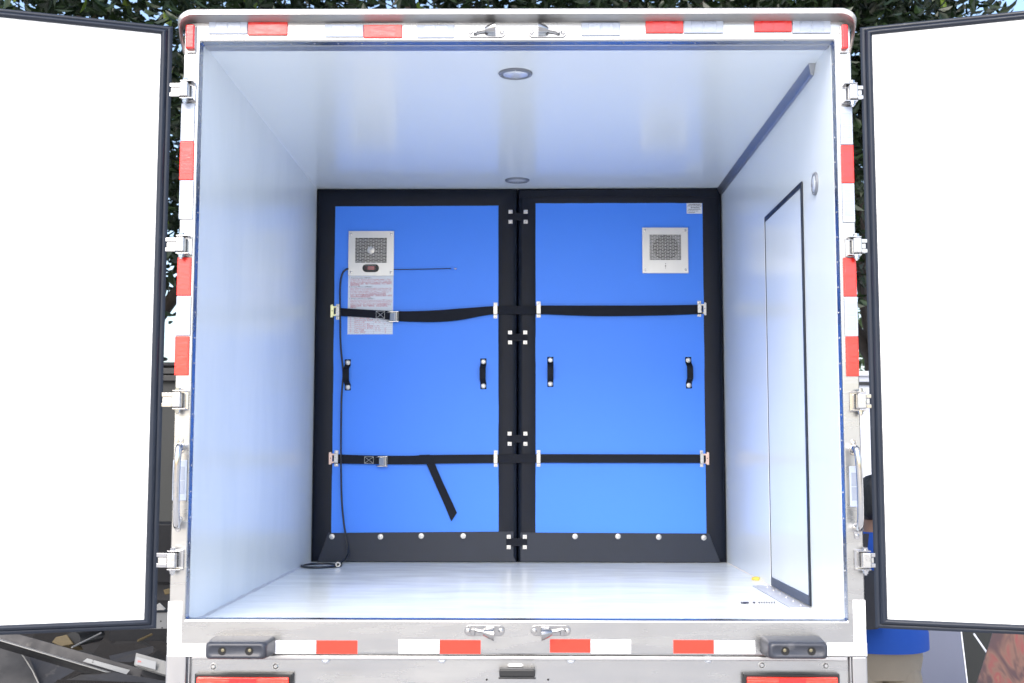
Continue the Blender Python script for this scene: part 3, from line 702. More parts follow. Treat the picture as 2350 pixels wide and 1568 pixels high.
# webbing handles
def whandle(x0, y0, x1_, y1_, bow, root):
    a, b = SP(x0, y0), SP(x1_, y1_); hw = 0.0152; n = 16; top, bot = [], []
    for k in range(n + 1):
        t = -0.13 + 1.26 * k / n; p = a + (b - a) * t
        s_ = max(0, min(1, (t - 0.08) / 0.2)) * max(0, min(1, (0.92 - t) / 0.2))
        s_ = s_ * s_ * (3 - 2 * s_)
        q = Vector((p.x + bow * s_, YF + 0.0005 - 0.022 * s_, p.z)); top.append(q + Vector((-hw, 0, 0))); bot.append(q + Vector((hw, 0, 0)))
    h = part('webbing_handle', MB().ribbon(top, bot, (0, 0.0022, 0)), M['web'], root, sharp=50)
    for p in (a, b):
        part('stud', MB().lathe(Vector((p.x, YF + 0.0003, p.z)), (0, -1, 0), [(0.0135, -0.0005), (0.0135, 0.001), (0.012, 0.0028), (0.007, 0.0033), (0.006, 0.002), (0.001, 0.002)], 20), M['zinc'], h, sharp=45)
whandle(802.5, 837, 802.5, 893.7, -0.006, lp); whandle(1115.4, 835, 1115.4, 891, -0.003, lp)
whandle(1270, 831, 1270, 886, 0.0, rp); whandle(1588.4, 831.6, 1589.8, 889, 0.005, rp)
# strap keepers
def skeeper(x0, y0, x1_, y1_, root):
    a, b = SP(x0, y0), SP(x1_, y1_); cx = (a.x + b.x) / 2; hw = abs(b.x - a.x) / 2
    n = [(a.z, 0.0015), (a.z - 0.016, 0.0015), (a.z - 0.019, -0.013), (b.z + 0.019, -0.013), (b.z + 0.016, 0.0015), (b.z, 0.0015)]
    o = part('strap_keeper', MB().ribbon([(cx - hw, YF + y, z) for z, y in n], [(cx + hw, YF + y, z) for z, y in n], (0, -0.0025, 0)), M['zinc'], root, bevel=0.0006)
    for z in (a.z - 0.008, b.z + 0.008):
        part('rivet_head', MB().lathe((cx, YF - 0.001, z), (0, -1, 0), [(0.0055, -0.0005), (0.0045, 0.002), (0.001, 0.0025)], 10), M['chrome'], o)
for q in ((776, 702, 784.5, 738), (1139, 698.5, 1147.7, 735), (772, 1039.6, 780.5, 1076.5), (1139.6, 1039.6, 1148, 1077.5)): skeeper(*q, lp)
for q in ((1238.2, 696, 1247.5, 733), (1609, 694.6, 1618, 731), (1238.4, 1039, 1247, 1077), (1615, 1039.6, 1623, 1078)): skeeper(*q, rp)

# fan units
def fan_unit(x0, y0, x1_, y1_, gx0, gy0, gx1, gy1, root, left):
    a, b = SP(x0, y0, -0.004), SP(x1_, y1_, -0.004); ga, gb = SP(gx0, gy0, -0.004), SP(gx1, gy1, -0.004)
    yf, yb_ = YF - 0.006, YF + 0.0025
    mb = MB()   # plate with a square opening: four strips
    o = [(a.x, b.z), (b.x, b.z), (b.x, a.z), (a.x, a.z)]; i = [(ga.x, gb.z), (gb.x, gb.z), (gb.x, ga.z), (ga.x, ga.z)]
    vs = [(x, yf, z) for x, z in o] + [(x, yf, z) for x, z in i] + [(x, yb_, z) for x, z in o] + [(x, yb_, z) for x, z in i]
    fs = []
    for k in range(4):
        j = (k + 1) % 4; fs += [(k, j, 4+j, 4+k), (8+j, 8+k, 12+k, 12+j), (4+k, 4+j, 12+j, 12+k), (k, 8+k, 8+j, j)]
    u = part('fan_unit', mb.add(vs, fs), M['steel_clean'], root, bevel=0.001)
    rows = 18; hh = (ga.z - gb.z) / rows; gw = gb.x - ga.x; gr = MB()
    for k in range(rows + 1):
        z = gb.z + hh * k
        gr.box(ga.x, gb.x, yf + 0.001, yf + 0.0024, z - hh * 0.13, z + hh * 0.13)
    for k in range(rows):
        z = gb.z + hh * (k + 0.5); nb = 6; off = 0.5 if k % 2 else 0.0
        for j in range(nb + 1):
            x = ga.x + gw * (j + off) / nb
            if x < gb.x: gr.box(max(ga.x, x - 0.001), min(gb.x, x + 0.001), yf + 0.0012, yf + 0.0022, z - hh * 0.34, z + hh * 0.34)
    part('grille', gr, M['steel_clean'], u)
    cx, cz = (ga.x + gb.x) / 2, (ga.z + gb.z) / 2
    part('cavity', MB().box(ga.x, gb.x, YF + 0.0005, YF + 0.0015, gb.z, ga.z), M['void'] if left else M['greyback'], u)
    if left:
        part('fan_hub', MB().lathe((cx, yf + 0.0002, cz), (0, -1, 0), [(0.019, -0.002), (0.019, 0.0006), (0.017, 0.0012)], 24), M['zinc'], u)
    else:
        part('fan_opening', MB().lathe((cx + 0.002, YF + 0.0002, cz - 0.002), (0, -1, 0), [(0.066, -0.001), (0.066, 0.0002)], 36), M['void'], u)
        for k in range(7):
            t = 2 * math.pi * k / 7; c_ = Vector((cx + 0.002, YF - 0.0006, cz - 0.002))
            r1, r2 = 0.022, 0.062
            part('fan_blade', MB().prism([c_ + Vector((r1 * math.cos(t), 0, r1 * math.sin(t))), c_ + Vector((r2 * math.cos(t + 0.15), 0, r2 * math.sin(t + 0.15))), c_ + Vector((r2 * math.cos(t + 0.6), 0, r2 * math.sin(t + 0.6))), c_ + Vector((r1 * math.cos(t + 0.5), 0, r1 * math.sin(t + 0.5)))], (0, 0.0006, 0)), M['black'], u)
    for x in (a.x + 0.015, b.x - 0.015):
        for z in (a.z - 0.016, b.z + 0.018):
            part('screw', MB().lathe((x, yf, z), (0, -1, 0), [(0.0068, -0.0005), (0.006, 0.0015), (0.0025, 0.0022)], 12), M['chrome'], u)
    return u, a, b, yf
def dashes(mb, px0, px1, py, h, y):
    """tiny print too small to read in the photograph: a row of word-length strokes"""
    rnd = random.Random(int(px0 * 7 + py)); x = px0
    while x < px1:
        wd = rnd.uniform(0.8, 2.6); a, b = SP(x, py - h / 2), SP(min(x + wd, px1), py + h / 2)
        mb.box(a.x, b.x, y, y + 0.0002, b.z, a.z); x += wd + rnd.uniform(0.5, 0.9)
u1, fa, fb, yf = fan_unit(804.6, 533.4, 908.4, 637, 820, 549, 892, 606.6, lp, True)
# thermostat
a, b = SP(836.5, 610, -0.006), SP(874.7, 628.3, -0.006); rr_ = (a.z - b.z) / 2; cz = (a.z + b.z) / 2
poly = [Vector((a.x + rr_ + rr_ * math.cos(R(t)), yf - 0.0003, cz + rr_ * math.sin(R(t)))) for t in range(90, 271, 18)] + [Vector((b.x - rr_ + rr_ * math.cos(R(t)), yf - 0.0003, cz + rr_ * math.sin(R(t)))) for t in range(-90, 91, 18)]
part('thermostat', MB().prism(poly, (0, -0.006, 0)), M['black'], u1, bevel=0.0015)
a, b = SP(848.3, 614.8, -0.012), SP(863.8, 623, -0.012)
part('display', MB().box(a.x, b.x, yf - 0.0075, yf - 0.0064, b.z, a.z), M['led'], u1)
for x in (845.2, 866.6):
    for y in (616.7, 621.2): part('button', MB().lathe(Vector((SP(x, y).x, yf - 0.0063, SP(x, y).z)), (0, -1, 0), [(0.0025, 0), (0.002, 0.001)], 8), M['led'], u1)
txt = MB(); dashes(txt, 842, 868, 612.4, 0.9, yf - 0.0066)
part('lettering', txt, M['alu'], u1, fixn=False)
u2, fa2, fb2, yf2 = fan_unit(1481.6, 525.5, 1588.8, 630.9, 1499, 541.6, 1571.7, 600, rp, False)
for y, r_ in ((609.4, 0.0024), (614.4, 0.0036), (619.2, 0.0022)):
    p = SP(1535.5, y); part('indicator_hole', MB().lathe((p.x, yf2, p.z), (0, -1, 0), [(r_, -0.0005), (r_ * 0.95, 0.0008)], 10), M['void'], u2)
# instruction sheet
a, b = SP(803, 637.3, 0), SP(908, 771.7, 0)
yp = YF + 0.0022
sheet = part('instruction_sheet', MB().prism([Vector((SP(803.5, 637.5).x, yp, SP(803.5, 637.5).z)), Vector((SP(908, 637.3).x, yp, SP(908, 637.3).z)), Vector((SP(906, 771.5).x, yp, SP(906, 771.5).z)), Vector((SP(801.5, 771.8).x, yp, SP(801.5, 771.8).z))], (0, 0.0007, 0)), M['paper'], lp)
tk, trd, tl_ = MB(), MB(), MB()
pxm = 1 / abs(SP(900, 700).x - SP(800, 700).x) * 100        # pixels per metre on the panel
def line(mb, px, py, s, size=3.1, mw=96): text_into(mb, s, Vector((SP(px, py).x, yp - 0.0004, SP(px, py).z)), (1, 0, 0), (0, 0, 1), size / pxm * 1.25, maxw=mw / pxm)
body = [("k", "1. Temperature setup ( \u6e29\u5ea6\u8bbe\u5b9a )"), ("r", "Touch the \"SET\" button to show temperature display \"---\" Press"), ("r", "the \"SET\" button again to display the value. Press \"+ / -\" to adjust"),
        ("r", "the value, \"+\" is increase the value, \"-\" is lower value. \u6309\u952e\u53ef\u4ee5\u8bbe\u5b9a"), ("R", "\u6309\u8bbe\u5b9a\u952e\u663e\u793a\u6e29\u5ea6\uff0c\u518d\u6309\u4e00\u6b21\u4fee\u6539\u6e29\u5ea6\u503c\uff0c\u6309\u4e0a\u4e0b\u952e\u8c03\u8282"), ("R", "\u6e29\u5ea6\u8bbe\u5b9a\u503c\u3002"),
        ("k", "2. Set return difference ( \u56de\u5dee\u8bbe\u5b9a )"), ("r", "Return difference is a set point after which compressor stops. The"), ("r", "default value is \"2\". If you need to modify it, please long press \"SET\""),
        ("r", "for about 3 seconds to display \"F01\", press \"+ / -\" to adjust to \"d\","), ("r", "press \"SET\", and then display the return difference, press +/-"), ("r", "to set the return difference. \u957f\u6309\u8bbe\u5b9a\u952e\u4e09\u79d2\u663e\u793a\u53c2\u6570"), ("R", "\u4ee3\u7801\uff0c\u6309\u4e0a\u4e0b\u952e\u627e\u5230\u56de\u5dee\u53c2\u6570\uff0c\u518d\u6309\u8bbe\u5b9a\u952e\u8fdb\u5165\u4fee\u6539"), ("R", "\u5b8c\u6210\u540e\u6309\u8bbe\u5b9a\u952e\u4fdd\u5b58\u9000\u51fa\u3002"),
        ("k", "3. Setting the temperature ( \u6e29\u5ea6\u6821\u6b63 )"), ("r", "When the thermostat shows a deviation, you can press \"SET\" directly to"), ("r", "modify the value, by entering the sensor deviation into menu, then"), ("r", "temperature. Press \"SET\" to save or press to hold and press \"+ / -\""),
        ("r", "directly to set the required temperature. \u957f\u6309\u8bbe\u5b9a\u952e\u8fdb\u5165\u6821\u6b63"), ("R", "\u6e29\u5ea6\u6821\u6b63\u53c2\u6570\uff0c\u6309\u4e0a\u4e0b\u952e\u4fee\u6539\uff0c\u4fdd\u5b58\u9000\u51fa\u5373\u53ef\u3002"), ("R", "\u53c2\u6570\u8868\u3002")]
for k, (c_, s) in enumerate(body):
    line(tk if c_ == 'k' else trd, 805.5 if c_ == 'k' else 808, 642.5 + k * 3.42, s, 2.9 if c_ in 'kr' else 3.4)
rows_ = [("F1", "Temperature set  \u6e29\u5ea6\u8bbe\u5b9a", "", ""), ("F2", "Return difference  \u56de\u5dee", "0.5", "1"), ("F3", "Compressor delay  \u5ef6\u65f6\u4fdd\u62a4", "1 - 10", "3"), ("F4", "High limit  \u4e0a\u9650", "-40 - 110", ""),
         ("F5", "Temperature unit  \u5355\u4f4d", "", "0"), ("F6", "Temperature alarm  \u6e29\u5ea6\u62a5\u8b66", "0 - 10 h", ""), ("F7", "Temperature probe  \u63a2\u5934\u6821\u6b63", "-10 - 10", "off"), ("F8", "Sensor  \u4f20\u611f\u5668", "-10 - 10 F", "F0"), ("F9", "Restore  \u6062\u590d\u51fa\u5382", "", "off")]
for k, rw in enumerate(rows_):
    y = 731 + k * 4.6
    for x, s in zip((807, 816.5, 864, 887), rw):
        if s: line(trd, x, y, s, 3.0, {807: 7, 816.5: 44, 864: 19, 887: 17}[x])
for k in range(10):
    a, b = SP(803.6, 728.4 + k * 4.6), SP(905.5, 728.7 + k * 4.6); tl_.box(a.x, b.x, yp - 0.0003, yp - 0.0001, a.z - 0.0003, a.z + 0.0003)
for x in (814.5, 862, 884):
    a, b = SP(x, 728.4), SP(x, 770); tl_.box(a.x - 0.0003, a.x + 0.0003, yp - 0.0003, yp - 0.0001, b.z, a.z)
part('black_heading', tk, M['ink_k'], sheet, fixn=False); part('red_text', trd, M['ink_r'], sheet, fixn=False); part('table_rule', tl_, M['ink_l'], sheet)
# label in the corner of the right panel
a, b = SP(1584.2, 469.3), SP(1620, 493.4)
lab = part('specification_label', MB().box(a.x, b.x, YF - 0.0012, YF - 0.0002, b.z, a.z), M['paper'], rp)
tk = MB()
for k, (x0, x1_, h) in enumerate(((1589, 1616, 1.6), (1586.5, 1618, 1.1), (1594, 1614, 1.9), (1588, 1616, 1.5), (1586.5, 1611, 1.1), (1587, 1604, 1.1))):
    dashes(tk, x0, x1_, 472.6 + k * 3.6, h, YF - 0.0016)
a, b = SP(1586, 474.6), SP(1618.5, 474.9); tk.box(a.x, b.x, YF - 0.0016, YF - 0.0014, a.z - 0.0004, a.z + 0.0004)
part('label_text', tk, M['ink_k'], lab, fixn=False)
# probe lead of the left fan
pl = [SP(x, y, -0.004) for x, y in ((908, 622), (940, 622), (980, 621.2), (1042, 620))]
pb = part('probe_lead', MB().tube(pl, 0.0022, 6), M['cable'], lp)
part('probe_tip', MB().tube([SP(1041, 620, -0.004), SP(1048, 620.3, -0.005)], 0.0034, 8), M['blue'], pb)
part('probe_tip', MB().tube([SP(1048.1, 620.3, -0.005), SP(1054, 620.8, -0.006)], 0.0030, 8), M['chrome'], pb)

# ------------------------------------------------------------------ cargo straps
def strap(name, label, top, bot, dy, extra):
    p0 = SP(*top[len(top) // 2]); t = thing(name, label, 'strap', (p0.x, p0.y - 0.01, p0.z), 'black cargo straps across the partition')
    # resample with smooth interpolation
    def res(lst, n=60):
        out = []
        xs = [q[0] for q in lst]
        for k in range(n + 1):
            x = xs[0] + (xs[-1] - xs[0]) * k / n
            i = max(j for j in range(len(xs)) if xs[j] <= x + 1e-6); i = min(i, len(xs) - 2)
            h = xs[i+1] - xs[i]; u_ = (x - xs[i]) / h
            def sl(j):
                if j <= 0: return (lst[1][1] - lst[0][1]) / (xs[1] - xs[0])
                if j >= len(xs) - 1: return (lst[-1][1] - lst[-2][1]) / (xs[-1] - xs[-2])
                return (lst[j+1][1] - lst[j-1][1]) / (xs[j+1] - xs[j-1])
            a_, b_ = lst[i][1], lst[i+1][1]; m0, m1 = sl(i) * h, sl(i+1) * h
            y = (2*u_**3 - 3*u_**2 + 1) * a_ + (u_**3 - 2*u_**2 + u_) * m0 + (-2*u_**3 + 3*u_**2) * b_ + (u_**3 - u_**2) * m1
            out.append((x, y))
        return out
    T, B = res(top), res(bot)
    wb = part('webbing', MB().ribbon([SP(x, y, dy + 0.001 * math.sin(x * 0.05)) for x, y in T], [SP(x, y, dy - 0.0015 + 0.001 * math.sin(x * 0.04 + 1)) for x, y in B], (0, 0.0022, 0)), M['web'], t, sharp=60)
    return t, wb
t1, wb1 = strap('cargo_strap', 'upper black strap sagging across the blue panels, over the instruction sheet',
    [(772, 710.5), (784, 711), (866, 716), (920, 718.5), (955, 718.2), (1006, 716.3), (1057, 712.5), (1139, 706.8), (1180, 705.5), (1240, 705.3), (1375, 705.3), (1507, 705), (1610, 703.6), (1622, 703.5)],
    [(772, 729), (784, 729.5), (866, 734.5), (920, 741.5), (955, 743), (1006, 743.5), (1057, 739.5), (1139, 725.5), (1180, 726), (1240, 725.3), (1375, 729.8), (1507, 728.5), (1610, 725.2), (1622, 724.5)], -0.009, None)
t2, wb2 = strap('cargo_strap', 'lower black strap with a loose tail hanging down the left blue panel',
    [(768, 1048.5), (780, 1049), (866, 1051.5), (945, 1052), (990, 1050.2), (1139, 1049), (1240, 1048.3), (1400, 1048.5), (1615, 1049), (1628, 1049)],
    [(768, 1069.5), (780, 1070), (866, 1071.5), (945, 1072), (990, 1070.6), (1139, 1068.8), (1240, 1068.3), (1400, 1068.5), (1615, 1068.8), (1628, 1068.8)], -0.009, None)
# loose tail with its fold
tail_p = [SP(968.5, 1049.7, -0.016), SP(991, 1049.7, -0.016), SP(1004, 1071, -0.015), SP(1054.4, 1183.5, -0.008), SP(1041.4, 1203.5, -0.008), SP(983, 1071, -0.014), SP(975, 1062, -0.015)]
part('loose_tail', MB().ribbon([SP(983, 1058, -0.014), SP(984, 1071, -0.014), SP(1002, 1112, -0.009), SP(1022, 1157.5, -0.006), SP(1041.4, 1203.5, -0.005)], [SP(1000, 1052, -0.015), SP(1003.5, 1071, -0.015), SP(1020, 1109, -0.010), SP(1040, 1152, -0.007), SP(1054.4, 1183.5, -0.006)], (0, 0.002, 0)), M['web'], t2, sharp=60)
part('fold', MB().prism([SP(968, 1050, -0.0135), SP(992, 1049.4, -0.0135), SP(1002, 1066, -0.0135), SP(985, 1071.5, -0.0135), SP(952, 1072.2, -0.0115)], (0, 0.002, 0)), M['web'], t2, bevel=0.0006)
def stitch(x0, y0, x1_, y1_, root):
    a, b = SP(x0, y0, -0.0135), SP(x1_, y1_, -0.0135); mb = MB()
    q = [a, Vector((b.x, a.y, a.z)), b, Vector((a.x, a.y, b.z))]
    for p, r_ in ((q[0], q[1]), (q[1], q[2]), (q[2], q[3]), (q[3], q[0]), (q[0], q[2]), (q[1], q[3])):
        for k in range(9):
            mb.tube([p + (r_ - p) * (k / 9 + 0.01), p + (r_ - p) * ((k + 0.75) / 9 + 0.01)], 0.0009, 5)
    part('stitching', mb, M['stitch'], root)
stitch(868, 718.5, 887.5, 735, t1); stitch(841.3, 1054.3, 861.5, 1069.5, t2)
def buckle(x0, y0, x1_, y1_, root):
    a, b = SP(x0, y0), SP(x1_, y1_); w_, h_ = b.x - a.x, a.z - b.z
    yb_ = YF - 0.012
    bk = part('cam_buckle', MB().box(a.x + w_ * 0.36, a.x + w_ * 0.86, yb_ - 0.012, yb_ - 0.002, b.z + h_ * 0.12, a.z - h_ * 0.10), M['zinc'], root, bevel=0.003)
    part('lever', MB().prism([(a.x + w_ * 0.30, yb_ - 0.018, a.z - h_ * 0.20), (a.x + w_ * 0.72, yb_ - 0.026, a.z - h_ * 0.14), (a.x + w_ * 0.72, yb_ - 0.026, b.z + h_ * 0.14), (a.x + w_ * 0.30, yb_ - 0.018, b.z + h_ * 0.18)], (0.004, 0.004, 0)), M['chrome'], bk, bevel=0.001)
    for z0, s_ in ((a.z - h_ * 0.05, 1), (b.z + h_ * 0.05, -1)):
        part('side_plate', MB().prism([(a.x, yb_ - 0.004, z0 - 0.003 * s_), (a.x + w_ * 0.2, yb_ - 0.018, z0), (a.x + w_, yb_ - 0.018, z0 + 0.001), (a.x + w_, yb_ - 0.002, z0 - 0.002), (a.x + w_ * 0.6, yb_ - 0.001, z0 - 0.002)], (0, 0, -0.0045 * s_)), M['chrome'], bk, bevel=0.0015)
    part('pin', MB().tube([(a.x + w_ * 0.92, yb_ - 0.008, a.z - h_ * 0.02), (a.x + w_ * 0.92, yb_ - 0.008, b.z + h_ * 0.02)], 0.003, 8), M['chrome'], bk)
buckle(892.6, 719, 921, 746, t1); buckle(867.7, 1052, 895.5, 1078.5, t2)
def hook(x0, y0, x1_, y1_, side, m_, root):
    a, b = SP(x0, y0), SP(x1_, y1_); w_, h_ = b.x - a.x, a.z - b.z
    xo = a.x if side < 0 else b.x; s_ = 1 if side < 0 else -1; y = YF - 0.010; wd = abs(w_)
    poly = [(xo, a.z - h_*0.06), (xo + s_*wd*0.35, a.z), (xo + s_*wd*0.42, a.z - h_*0.13), (xo + s_*wd*0.98, a.z - h_*0.15), (xo + s_*wd*0.98, a.z - h_*0.27), (xo + s_*wd*0.55, a.z - h_*0.27),
            (xo + s_*wd*0.55, b.z + h_*0.24), (xo + s_*wd*0.98, b.z + h_*0.24), (xo + s_*wd*0.98, b.z + h_*0.10), (xo + s_*wd*0.45, b.z + h_*0.10), (xo + s_*wd*0.4, b.z), (xo, b.z)]
    hk = part('end_fitting', MB().prism([(p, y, z) for p, z in poly], (0, 0.006, 0)), m_, root, bevel=0.001)
    part('rivet_head', MB().lathe((xo + s_*wd*0.28, y, (a.z + b.z) / 2), (0, -1, 0), [(0.003, -0.0005), (0.002, 0.001)], 8), M['black'], hk)
hook(763.5, 703, 777, 733, -1, M['yzinc'], t1); hook(1617.5, 698, 1629.6, 728, 1, M['zinc'], t1)
hook(759.6, 1043, 773, 1072, -1, M['rzinc'], t2); hook(1622, 1043, 1636, 1073, 1, M['rzinc'], t2)

# ------------------------------------------------------------------ power cable hanging to the floor
pts = [SP(x, y, dy) for x, y, dy in ((804, 620.5, -0.004), (799, 621.5, -0.008), (791, 628, -0.008), (786.5, 643, -0.008), (784.3, 668, -0.008), (784.6, 705, -0.020), (785, 757, -0.014), (785.5, 790, -0.01), (788, 820, -0.010), (791.5, 850, -0.010), (792.4, 870, -0.010), (789.5, 895, -0.01), (787.7, 920, -0.009), (786.9, 990, -0.009),
                                    (786.7, 1040, -0.016), (786.7, 1061, -0.020), (786.9, 1080, -0.015), (787.7, 1148, -0.009), (792.3, 1201, -0.012), (797.5, 1236, -0.018), (802, 1262, -0.03))]
for _ in range(2):
    q = [pts[0]]
    for i in range(len(pts) - 1): q += [pts[i] * 0.75 + pts[i+1] * 0.25, pts[i] * 0.25 + pts[i+1] * 0.75]
    pts = q + [pts[-1]]
cc = UZ(738.6 * KS, 1303.5 * KS, FZ + 0.01); cr0 = 0.088
land = [Vector((SP(802.5, 1280, -0.06).x, YF - 0.06, FZ + 0.045)), Vector((SP(797, 1290, -0.08).x, YF - 0.085, FZ + 0.02)), Vector((SP(789, 1298, -0.1).x, YF - 0.105, FZ + 0.008)), Vector((cc.x + cr0 + 0.012, cc.y - 0.01, FZ + 0.0075))]
for k in range(46):
    t = 2 * math.pi * k / 22; r_ = cr0 - 0.004 * (k / 22) + 0.002 * math.sin(k * 1.3)
    land.append(Vector((cc.x + r_ * math.cos(t), cc.y + 1.25 * r_ * math.sin(t), FZ + 0.0055 + 0.001 * (k / 22))))
land += [Vector((cc.x + cr0 + 0.004, cc.y - 0.03, FZ + 0.018))]
cab = thing('power_cable', 'thin black cable hanging from the thermostat fan and coiled on the floor', 'cable', (cc.x, cc.y, FZ))
part('cord', MB().tube(pts + land, 0.0048, 7), M['cable'], cab, sharp=80)
pc = Vector((cc.x + cr0 + 0.006, cc.y - 0.045, FZ + 0.016))
part('plug', MB().lathe(pc + Vector((0, 0.012, 0)), (0, -1, 0), [(0.0115, 0), (0.0125, 0.014), (0.0125, 0.018), (0.007, 0.018), (0.0065, 0.010)], 18), M['zinc'], cab)
part('plug_core', MB().lathe(pc + Vector((0, 0.004, 0)), (0, -1, 0), [(0.006, 0), (0.0055, 0.006)], 12), M['black'], cab)

# ------------------------------------------------------------------ small things on the floor
pp = [UZ(x * KS, y * KS, FZ + 0.001) for x, y in ((1711, 1388.5), (1789, 1388.5), (1796, 1407), (1748, 1407.5))]
ps = part('paper_sheet', MB().prism(pp, (0, 0, 0.0008)), M['paper_dull'], None, loc=tuple(sum(pp, Vector()) / 4))
tag(ps, 'white paper sheet with black edge marks on the floor by the side door', 'paper')
mk = MB()
for x, wd in ((1711.5, 3), (1721, 14), (1740, 6), (1752, 4), (1758, 3), (1763.5, 3), (1769.5, 3), (1775, 3), (1781, 3), (1787, 3)):
    a, b, c_, d_ = [UZ(q * KS, z * KS, FZ + 0.0022) for q, z in ((x - wd/2, 1388.6), (x + wd/2, 1388.6), (x + wd/2, 1393.5), (x - wd/2, 1392.5))]
    mk.add([a, b, c_, d_], [(0, 1, 2, 3)])
part('edge_mark', mk, M['ink_k'], ps)
yc = UZ(1745 * KS, 1339 * KS, FZ)
ym = MB().loft([[(yc.x + (0.017 + 0.004 * math.sin(3 * a)) * f * math.cos(a), yc.y + (0.02 + 0.004 * math.sin(2 * a + 1)) * f * math.sin(a), FZ + h) for a in [2 * math.pi * i / 14 for i in range(14)]] for f, h in ((1, 0.0005), (1.05, 0.006), (0.8, 0.012), (0.35, 0.015))])
tag(part('foam_scrap', ym, M['yellow'], None, loc=(yc.x, yc.y, FZ)), 'small yellow lump on the floor at the foot of the right wall', 'scrap')

# ================================================================== surroundings
def slab(name, pts_, th, m_, label, cat, bevel=0.003, group='scrap metal heaped behind the left door'):
    """a plate given by corner points (pixel x, pixel y, depth Y) and a thickness along the view depth"""
    P_ = [U(x, y, Y) for x, y, Y in pts_]
    c = sum(P_, Vector()) / len(P_)
    nrm = (P_[1] - P_[0]).cross(P_[2] - P_[0]).normalized()
    if nrm.y < 0: nrm = -nrm
    o = part(name, MB().prism(P_, nrm * th), m_, None, bevel=bevel, loc=(c.x, c.y, c.z))
    return tag(o, label, cat, group) if label else o
# scrap behind the left door
HY = 1.6
heap = MB()
random.seed(11)
n = 26; ring = []
hv = []
for j in range(n):
    for i in range(n):
        x = -4.6 + 3.2 * i / (n - 1); y = 2.0 + 2.6 * j / (n - 1)
        e = math.sin(math.pi * i / (n - 1)) ** 0.5 * math.sin(math.pi * (0.12 + 0.88 * j / (n - 1))) ** 0.6
        hv.append((x, y, 0.78 * e + random.uniform(-0.07, 0.07) * e))
heap.add(hv, [(j*n+i, j*n+i+1, (j+1)*n+i+1, (j+1)*n+i) for j in range(n-1) for i in range(n-1)])
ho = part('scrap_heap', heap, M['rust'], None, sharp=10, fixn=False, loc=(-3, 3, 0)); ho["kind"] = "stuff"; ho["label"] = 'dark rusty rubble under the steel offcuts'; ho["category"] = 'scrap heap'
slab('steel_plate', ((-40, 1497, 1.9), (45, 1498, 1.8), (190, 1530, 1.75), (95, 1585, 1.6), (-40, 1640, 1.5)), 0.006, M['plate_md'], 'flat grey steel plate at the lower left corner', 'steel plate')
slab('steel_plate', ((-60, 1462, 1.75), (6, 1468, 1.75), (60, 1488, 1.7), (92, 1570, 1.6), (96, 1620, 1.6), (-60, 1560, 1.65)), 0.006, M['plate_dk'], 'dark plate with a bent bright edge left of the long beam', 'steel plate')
rod = [U(40, 1490, 1.58), U(55, 1508, 1.56), U(75, 1540, 1.55), U(88, 1568, 1.54), U(96, 1600, 1.5)]
tag(part('bent_rod', MB().tube(rod, 0.0028, 6), M['plate_lt'], None, loc=tuple(rod[2])), 'thin bent bright rod on the dark plates', 'rod', 'scrap metal heaped behind the left door')
# long diagonal channel with a worn label strip
bm1 = thing('steel_channel', 'long grey steel channel with worn white label strip, lying diagonally', 'steel beam', tuple(U(190, 1510, 1.5)), 'scrap metal heaped behind the left door')
def face(pts_, th):
    P_ = [U(x, y, Y) for x, y, Y in pts_]; nrm = (P_[1] - P_[0]).cross(P_[2] - P_[0]).normalized()
    if nrm.y < 0: nrm = -nrm
    return MB().prism(P_, nrm * th)
part('web', face(((-60, 1428, 1.52), (80, 1466, 1.52), (400, 1556, 1.52), (400, 1592, 1.50), (300, 1558, 1.50), (-60, 1450, 1.50)), 0.005), M['plate_md'], bm1, bevel=0.0015)
part('flange', face(((-60, 1450.5, 1.495), (302, 1559, 1.495), (304, 1562, 1.44), (-60, 1453.5, 1.44)), 0.004), M['plate_lt'], bm1, bevel=0.001)
part('lower_web', face(((-60, 1455, 1.51), (300, 1562, 1.51), (250, 1562, 1.56), (-60, 1470, 1.56)), 0.004), M['plate_dk'], bm1)
part('label_strip', face(((200, 1511, 1.485), (298, 1538, 1.485), (290, 1548, 1.484), (190, 1518, 1.484)), 0.001), M['sticker'], bm1)
for x, y in ((324, 1550), (364, 1562), (355, 1574)):
    part('bolt_hole', MB().lathe(U(x, y, 1.499), (0, -1, 0), [(0.004, -0.001), (0.0038, 0.001)], 10), M['void'], bm1)
# box section with small white label
bx2 = thing('box_section', 'grey box section with a small white label carrying a red mark', 'steel beam', tuple(U(345, 1518, 1.6)), 'scrap metal heaped behind the left door')
part('body', face(((312, 1498, 1.45), (400, 1523, 1.45), (400, 1556, 1.43), (307, 1527, 1.43)), 0.06), M['plate_lt'], bx2, bevel=0.003)
part('label_plate', face(((313.5, 1507.5, 1.428), (358, 1519, 1.428), (356.5, 1537, 1.418), (310.5, 1524.5, 1.418)), 0.001), M['sticker2'], bx2)
tx = MB(); p = U(314, 1522.5, 1.415); ux = (U(358, 1531, 1.415) - U(314, 1519, 1.415)).normalized()
text_into(tx, "3M", U(315, 1519.6, 1.4165), ux, (0, 0, 1), 0.0135); part('red_mark', tx, M['redtape'], bx2, fixn=False)
slab('steel_strip', ((185, 1545, 1.35), (260, 1542, 1.4), (400, 1566, 1.4), (400, 1590, 1.35), (290, 1572, 1.35), (150, 1560, 1.35)), 0.006, M['plate_md'], 'drilled steel strip at the bottom under the diagonal channel', 'steel strip')
for k, (x, y) in enumerate(((215, 1552), (250, 1556), (285, 1560))):
    pass
slab('steel_plate', ((130, 1560, 1.3), (330, 1567, 1.3), (400, 1577, 1.3), (400, 1640, 1.3), (100, 1640, 1.3)), 0.01, M['rust'], 'brown rusty plate along the bottom edge', 'steel plate')
